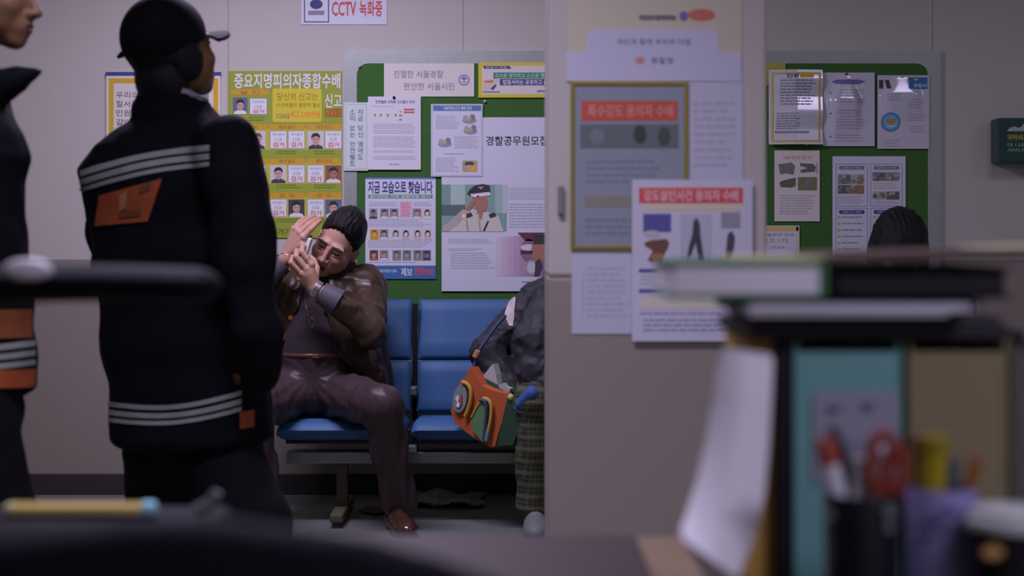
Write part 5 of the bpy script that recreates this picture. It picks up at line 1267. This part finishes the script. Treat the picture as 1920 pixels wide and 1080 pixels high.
# ================================================================== the person with bowed head at the right
bow = thing('person', 'black haired person with bowed head sitting under the right end of the notice board', 'person', (P(1690, 0, 6.35).x, Y(6.3), 0))
BH = tup(P(1685, 476, 6.12)); BR = rotm(yaw=math.radians(-6), pitch=math.radians(42)); BS = 1.12
V1, F1, m1 = head_mesh(BH, BR, BS, .0035); V2, F2 = neck_piece(BH, BR, BS, P(1690, 545, 6.4), .055, .008)
bs_l, bs_r = q(1785, 580, 6.4), q(1590, 580, 6.4); bh = [(q(1735, 738, 6.42), q(1760, 755, 6.0), q(1765, 945, 6.05)), (q(1640, 738, 6.42), q(1620, 755, 6.0), q(1615, 945, 6.05))]
def trunk(p):
    d = chain(p, [q(1688, 715, 6.45), q(1688, 640, 6.46), q(1688, 560, 6.42)], [.15, .15, .10], .05); d = smin(d, chain(p, [bs_r, bs_l], [.07, .07]), .05)
    return d
def legs(p, r): 
    d = None
    for a, b_, c_ in bh: l = smin(chain(p, [a, b_], [.10*r, .078*r]), chain(p, [b_, c_], [.074*r, .06*r]), .02); d = l if d is None else smin(d, l, .03)
    return d
def hands(p):
    d = None
    for sx, k in ((1, bh[0]), (-1, bh[1])):
        w0 = np.array(k[1])+np.array((-.05*sx, .10, .12)); kn = [tuple(w0+np.array((-.03*sx+.018*i*sx, -.075, -.01))) for i in range(4)]
        fs = [[n_, tuple(np.array(n_)+np.array((0, -.035, -.012))), tuple(np.array(n_)+np.array((0, -.05, -.035)))] for n_ in kn]
        h_ = hand_sdf(p, tuple(w0), tuple(w0+np.array((0, -.05, 0))), fs, [tuple(w0+np.array((-.03*sx, -.02, -.01))), tuple(w0+np.array((-.05*sx, -.05, -.02))), tuple(w0+np.array((-.05*sx, -.075, -.03)))]); d = h_ if d is None else np.minimum(d, h_)
    return d
hp = [tuple(np.array(k[1])+np.array((0, .0, .1))) for k in bh]; V4, F4 = mesh_sdf(hands, *bbox(hp, .2), .004)
lo, hi = bbox([bs_l, bs_r, bh[0][1], bh[1][1], bh[0][2], bh[1][2]], .2); V3, F3 = mesh_sdf(lambda p: smin(trunk(p)+.015, legs(p, .8), .03), lo, hi, .012)
vs_, fs_, ms_ = join([(V1, F1, m1), (V2, F2, 0), (V3, F3, 0), (V4, F4, 0)]); link_mesh('body', vs_, fs_, [SKINM('skin_bowed', (96, 68, 66)), m_lips, m_brow, m_iris], ms_, bow, smooth=True)
def fringe(p):
    d = ellip(p, (0, .0, .05), (.096, .118, .098)); return smax(smax(d, p[1]+.03, .01), (.056+.010*np.sin(p[0]*140)-.01*np.cos(p[0]*45))-p[2], .004)
def sides(p):
    ax = np.abs(p[0]); d = ellip((ax, p[1], p[2]), (.078, .01, -.02), (.026, .075, .085)); return np.minimum(fringe(p), d)
hair_obj(BH, BR, BS, bow, m_hair, .0038, extra=sides, front=.052, slope=.6, thick=.016, top=.012, spiky=.006)
m_dkjk = M('charcoal_jacket', (.03, .03, .036, 1), .7, .2, 150)
def f(p):
    d = trunk(p)-.02
    for s0, k, sx in ((bs_l, bh[0], 1), (bs_r, bh[1], -1)):
        w0 = tuple(np.array(k[1])+np.array((-.05*sx, .12, .12))); e_ = tuple((np.array(s0)+np.array(w0))/2+np.array((.05*sx, .10, -.08))); d = smin(d, smin(chain(p, [s0, e_], [.085, .062]), chain(p, [e_, w0], [.06, .045]), .02), .03)
    return smax(d, .4-p[2], .02)+.006*folds(p, 30, 4)
V, F = mesh_sdf(f, lo, hi, .009); link_mesh('jacket', V, F, [m_dkjk], None, bow, smooth=True)
lo[2] = .03; V, F = mesh_sdf(lambda p: smax(legs(p, 1), .06-p[2], .004)+.005*folds(p, 28, 2), lo, hi, .009); link_mesh('trousers', V, F, [M('dark_trousers', (.02, .02, .025, 1), .8)], None, bow, smooth=True)
for k in bh: shoe('shoe', (k[2][0], k[2][1], .1), (k[2][0], k[2][1]-.2, 0), bow, M('black_shoe', (.012, .012, .014, 1), .35), .008)

# ================================================================== the two officers
m_uni = M('black_police_cloth', (.0036, .0042, .006, 1), .8, .2, 160, .15, 20, spec=.1)
m_unit = M('black_trouser_cloth', (.0035, .0035, .005, 1), .85, .2, 160, .15, 20, spec=.15)
m_refl = M('silver_reflective_tape', C(88, 88, 102), .6, var=.12, vscale=40); m_gap = M('dark_tape', C(40, 42, 54), .7); m_patch = M('orange_patch', C(96, 42, 24), .75, .1, 100, .12, 30); m_patch2 = M('faded_patch_print', C(104, 66, 58), .7)
m_skin2 = SKINM('skin_officer', (78, 52, 38)); m_skin3 = SKINM('skin_officer_edge', (84, 57, 48))
m_cap = M('black_cap_cloth', (.0036, .0042, .0055, 1), .75, .2, 200, .15, 30, spec=.12); m_collar = M('pale_blue_shirt', C(88, 86, 108), .7)
off = thing('person', 'officer in a black cap and black jacket with silver stripes, seen from behind, walking right', 'person', (P(360, 0, 4.15).x, Y(4.15), 0))
OH = tup(P(322, 100, 4.12)); yw = math.radians(141); OR = rotm(yaw=yw, pitch=math.radians(-17)); OS = 1.03
V1, F1, m1 = head_mesh(OH, OR, OS, .004); V2, F2 = neck_piece(OH, OR, OS, P(330, 235, 4.15), .06, .008)
g = lambda x, y, d: tup(P(x, y, d))
oh_n, oh_f = g(414, 850, 4.14), g(306, 850, 4.18); ok_n, ok_f = g(470, 985, 4.06), g(306, 985, 4.25); oa_n, oa_f = (g(500, 0, 3.98)[0], Y(3.98), .09), (g(255, 0, 4.42)[0], Y(4.42), .09)
def olegs(p, r): 
    d = smin(chain(p, [oh_n, ok_n], [.105*r, .10*r]), chain(p, [ok_n, oa_n], [.095*r, .065*r]), .03); e = smin(chain(p, [oh_f, ok_f], [.105*r, .095*r]), chain(p, [ok_f, oa_f], [.092*r, .065*r]), .03)
    return smin(d, e, .06)
def px_loft(p, rows, yaw, ratio, D):
    """rows: (py, left px, right px) of the outline; depth = ratio * width"""
    R_ = []
    for (y, l, r_) in rows:
        a, c = P(l, y, D), P(r_, y, D); w_ = (c.x-a.x)/2; R_.append((a.z, (a.x+c.x)/2, Y(D), w_, w_*ratio))
    return loft(p, R_, yaw, 2.3, .03)
orow = [(185, 292, 380), (215, 262, 412), (240, 222, 446), (275, 178, 462), (320, 158, 470), (380, 158, 474), (450, 168, 478), (520, 182, 484), (600, 192, 490), (700, 200, 498), (780, 206, 510), (815, 211, 514), (834, 214, 512)]
def oarm(p):
    d = chain(p, [g(428, 282, 4.02), g(456, 420, 3.97), g(458, 500, 3.95)], [.085, .078, .072], .02); return smin(d, chain(p, [g(458, 500, 3.95), g(482, 620, 3.93), g(478, 700, 3.97)], [.07, .062, .055], .02), .02)
def ofarm(p): return chain(p, [g(245, 320, 4.24), g(205, 430, 4.30), g(250, 560, 4.32)], [.08, .066, .055], .02)
def f(p):
    d = px_loft(p, orow, 0, .68, 4.14)
    d = smin(d, oarm(p), .03); d = smin(d, ofarm(p), .03)
    return d + .010*folds(p, 17, 5, stretch=(.6, 1, 1.6)) + .004*folds(p, 44, 1)
def fcol(p):                                                                 # stand-up collar
    a, c = g(318, 215, 4.14), g(330, 168, 4.13); d = cap(p, a, c, .098, .085); d = smax(d, -cap(p, a, g(332, 140, 4.13), .084, .072), .006); return smax(d, p[2]-P(0, 168, 4.13).z+.25*(p[0]-a[0]), .01)
lo, hi = bbox([g(140, 180, 4.14), g(540, 850, 4.14), g(478, 700, 3.86), g(205, 420, 4.4)], .1); V, F = mesh_sdf(lambda p: smin(f(p), fcol(p), .015), lo, hi, .007)
link_mesh('jacket', V, F, [m_uni], None, off, smooth=True); ob = bvh_of(V, F)
V3, F3 = mesh_sdf(lambda p: smin(px_loft(p, [(y, l+40, r_-40) for y, l, r_ in orow[1:]], 0, .55, 4.14), olegs(p, .8), .03), *bbox([g(140, 180, 4.14), oa_n, oa_f, g(540, 830, 4.14)], .15), .014)
vs_, fs_, ms_ = join([(V1, F1, m1), (V2, F2, 0), (V3, F3, 0)]); link_mesh('body', vs_, fs_, [m_skin2, m_lips, m_brow, m_iris], ms_, off, smooth=True)
def longback(p): return np.minimum(ellip(p, (0, .05, -.06), (.072, .062, .085)), ellip(p, (0, .045, -.11), (.06, .05, .07)))
hair_obj(OH, OR, OS, off, m_hair, .005, extra=lambda p: np.minimum(longback(p), ellip((np.abs(p[0]), p[1], p[2]), (.070, .012, -.012), (.022, .046, .06))), front=.06, slope=.6, thick=.008, top=0)
# cap
def fcap(p):
    d = ellip(p, (0, .014, .045), (.093, .115, .105)); d = smax(d, .022-.10*(p[1]+.1)*1-p[2], .004); d = smax(d, -ellip(p, (0, .014, .04), (.086, .108, .096)), .003)
    return smin(d, ellip(p, (0, .014, .150), (.009, .009, .006)), .004)
qq = [toworld((a, b_, c_), OH, OR, OS) for a in (-.11, .11) for b_ in (-.2, .16) for c_ in (-.03, .18)]
V, F = mesh_sdf(lambda p: fcap(tolocal(p, OH, OR, OS)), *bbox(qq, .02), .004); cp = link_mesh('cap', V, F, [m_cap], None, off, smooth=True)
def fbrim(p):
    d = np.sqrt((p[0]/.078)**2+((p[1]+.085)/.095)**2)-1; zc = .030-.9*p[0]**2*4+.12*(p[1]+.085); return np.maximum(np.maximum(d*.07, np.abs(p[2]-zc)-.0045), p[1]+.088)
V, F = mesh_sdf(lambda p: fbrim(tolocal(p, OH, OR, OS)), *bbox(qq, .02), .0035); link_mesh('cap_brim', V, F, [m_cap], None, cp, smooth=True)
b = MB(); b.tube([P(252, 92, 4.12), P(232, 100, 4.12), P(220, 108, 4.12)], [.012, .010, .004], m_cap, 8); b.build('cap_strap', cp, smooth=.9)
def fsc(p):
    a, c = g(322, 195, 4.13), g(350, 150, 4.13); d = np.abs(cap(p, a, c, .078, .070))-.003; d = smax(d, p[2]-P(0, 154, 4.13).z+.42*(p[0]-P(320, 0, 4.13).x), .004); return smax(d, P(0, 215, 4.13).z-p[2], .003)
V, F = mesh_sdf(fsc, *bbox([g(322, 210, 4.13), g(370, 140, 4.13)], .12), .004); link_mesh('shirt_collar', V, F, [m_collar], None, off, smooth=True)
# reflective stripes on back and hem
def band(y0, y1, x0, x1, sag, k, n, hgt): return None
def stripes(bv, x0, x1, yl, yr, sag, rows, parent, nu=40):
    for (o0, o1) in rows:
        wrap_patch(bv, lambda u, v: (x0+(x1-x0)*u, yl+(yr-yl)*u+sag*math.sin(PI*u)+o0+(o1-o0)*v), nu, 3, m_refl, 'reflective_stripe', parent, .004, .006)
stripes(ob, 152, 394, 320, 272, -8, [(0, 11), (16, 27), (32, 40)], off)
stripes(ob, 199, 452, 752, 732, 16, [(0, 9), (15, 25), (30, 38)], off)
wrap_patch(ob, lambda u, v: (188+(304-188)*u-8*v-u*v*18, 366-31*u+v*(58+22*u)), 16, 10, m_patch, 'back_patch', off, .005, .008)
pt = [c for c in off.children if c.name.startswith('back_patch')][0]
wrap_patch(ob, lambda u, v: (226+14*u, 366+v*30-8*u), 4, 4, m_patch2, 'patch_print', pt, .008, .004)
wrap_patch(ob, lambda u, v: (262+22*u, 350+v*14-10*u), 4, 4, M('patch_print_dark', C(66, 34, 28), .7), 'patch_print', pt, .008, .004)
wrap_patch(ob, lambda u, v: (225+40*u, 398+v*12-6*u), 6, 4, M('patch_print_dark'), 'patch_print', pt, .008, .004)
wrap_patch(ob, lambda u, v: (448+26*u, 772+v*32-4*u), 6, 6, m_patch, 'orange_tab', off, .005, .006)
wrap_patch(ob, lambda u, v: (438+14*u, 700+v*18), 6, 6, M('dull_orange', C(58, 32, 22), .7), 'orange_tab', off, .005, .006)
V, F = mesh_sdf(lambda p: smax(smin(olegs(p, 1), ellip(p, g(362, 815, 4.15), (.17, .12, .12)), .04), .07-p[2], .004)+.006*folds(p, 24, 7), *bbox([oh_n, oh_f, ok_n, ok_f, oa_n, oa_f, g(362, 760, 4.16)], .2), .010); link_mesh('trousers', V, F, [m_unit], None, off, smooth=True)
for a, d in ((oa_n, (.2, .08)), (oa_f, (.19, .1))): shoe('shoe', (a[0], a[1], .1), (a[0]+d[0], a[1]+d[1], 0), off, M('black_shoe'), .008)

# officer at the left edge, in profile
ed = thing('person', 'officer at the left edge in a dark jacket with two orange bands', 'person', (P(-120, 0, 3.5).x, Y(3.5), 0))
EH = tup(P(-24, -18, 3.5)); ER = rotm(yaw=math.radians(85), pitch=math.radians(6)); ES = 1.0
V1, F1, m1 = head_mesh(EH, ER, ES, .004); V2, F2 = neck_piece(EH, ER, ES, P(-72, 165, 3.5), .06, .008)
erow = [(120, -100, -6), (160, -165, 4), (200, -225, 14), (250, -250, 34), (295, -262, 46), (340, -264, 36), (400, -264, 34), (480, -262, 44), (560, -262, 48), (640, -262, 58), (732, -260, 58), (745, -255, 50)]
eh = [(g(-80, 760, 3.42), g(-10, 980, 3.42)), (g(-130, 760, 3.58), g(-160, 985, 3.60))]; ea = [(g(20, 0, 3.42)[0], Y(3.42), .09), (g(-240, 0, 3.6)[0], Y(3.6), .09)]
def elegs(p, r):
    d = None
    for (a, k), e in zip(eh, ea): l = smin(chain(p, [a, k], [.118*r, .085*r]), chain(p, [k, e], [.08*r, .062*r]), .03); d = l if d is None else smin(d, l, .03)
    return d
def f(p):
    d = px_loft(p, erow, 0, 1.05, 3.5); d = smin(d, chain(p, [g(-115, 220, 3.29), g(-140, 430, 3.26), g(-120, 640, 3.27)], [.085, .07, .055], .02), .02)
    d = smin(d, chain(p, [g(-115, 220, 3.71), g(-130, 430, 3.74), g(-70, 600, 3.72)], [.085, .07, .055], .02), .02)
    d = smin(d, chain(p, [g(-30, 175, 3.46), g(30, 150, 3.45), g(74, 133, 3.44)], [.05, .03, .006], .0), .012)   # pointed open collar
    d = smin(d, chain(p, [g(-30, 175, 3.56), g(20, 155, 3.57)], [.05, .012], .0), .012)
    return d + .006*folds(p, 18, 2, stretch=(.6, 1, 1.6)) + .003*folds(p, 44, 3)
V, F = mesh_sdf(f, *bbox([g(-280, 90, 3.5), g(110, 760, 3.5), g(-120, 640, 3.2), g(-120, 640, 3.8)], .1), .008); link_mesh('jacket', V, F, [m_uni], None, ed, smooth=True); eb = bvh_of(V, F)
V3, F3 = mesh_sdf(lambda p: smin(px_loft(p, [(y, l+50, r_-50) for y, l, r_ in erow[2:]], 0, .9, 3.5), elegs(p, .8), .03), *bbox([g(-280, 90, 3.5), g(80, 760, 3.5)]+ea, .15), .014)
def ehands(p):
    d = None
    for w0, D_ in ((g(-118, 655, 3.27), 3.27), (g(-62, 612, 3.72), 3.72)):
        w0 = np.array(w0); fs = [[tuple(w0+np.array((.012+.004*i, -.03+.02*i, -.085))), tuple(w0+np.array((.025, -.03+.02*i, -.125))), tuple(w0+np.array((.015, -.028+.019*i, -.15)))] for i in range(4)]
        h_ = hand_sdf(p, tuple(w0), tuple(w0+np.array((.01, 0, -.05))), fs, [tuple(w0+np.array((.02, -.02, -.03))), tuple(w0+np.array((.045, -.025, -.07))), tuple(w0+np.array((.05, -.02, -.1)))]); d = h_ if d is None else np.minimum(d, h_)
    return d
V4, F4 = mesh_sdf(ehands, *bbox([g(-118, 655, 3.27), g(-118, 655, 3.75)], .2), .005)
vs_, fs_, ms_ = join([(V1, F1, m1), (V2, F2, 0), (V3, F3, 0), (V4, F4, 0)]); link_mesh('body', vs_, fs_, [m_skin3, m_lips, m_brow, m_iris], ms_, ed, smooth=True)
hair_obj(EH, ER, ES, ed, m_hair, .006)
stripes(eb, -200, 62, 652, 638, 6, [(0, 11), (18, 29), (36, 46)], ed)
wrap_patch(eb, lambda u, v: (-200+262*u, 700+v*34-u*8), 30, 5, m_patch, 'orange_band', ed, .004, .006)
wrap_patch(eb, lambda u, v: (-200+256*u, 584+v*54-u*4), 30, 6, M('dull_orange_band', C(74, 36, 20), .7), 'orange_band', ed, .004, .006)
V, F = mesh_sdf(lambda p: smax(smin(elegs(p, 1), ellip(p, g(-105, 770, 3.5), (.17, .15, .12)), .04), .07-p[2], .004)+.005*folds(p, 24, 7), *bbox([x for a in eh for x in a]+ea, .2), .010); link_mesh('trousers', V, F, [m_unit], None, ed, smooth=True)
for a in ea: shoe('shoe', (a[0], a[1], .1), (a[0]+.21, a[1], 0), ed, M('black_shoe'), .008)
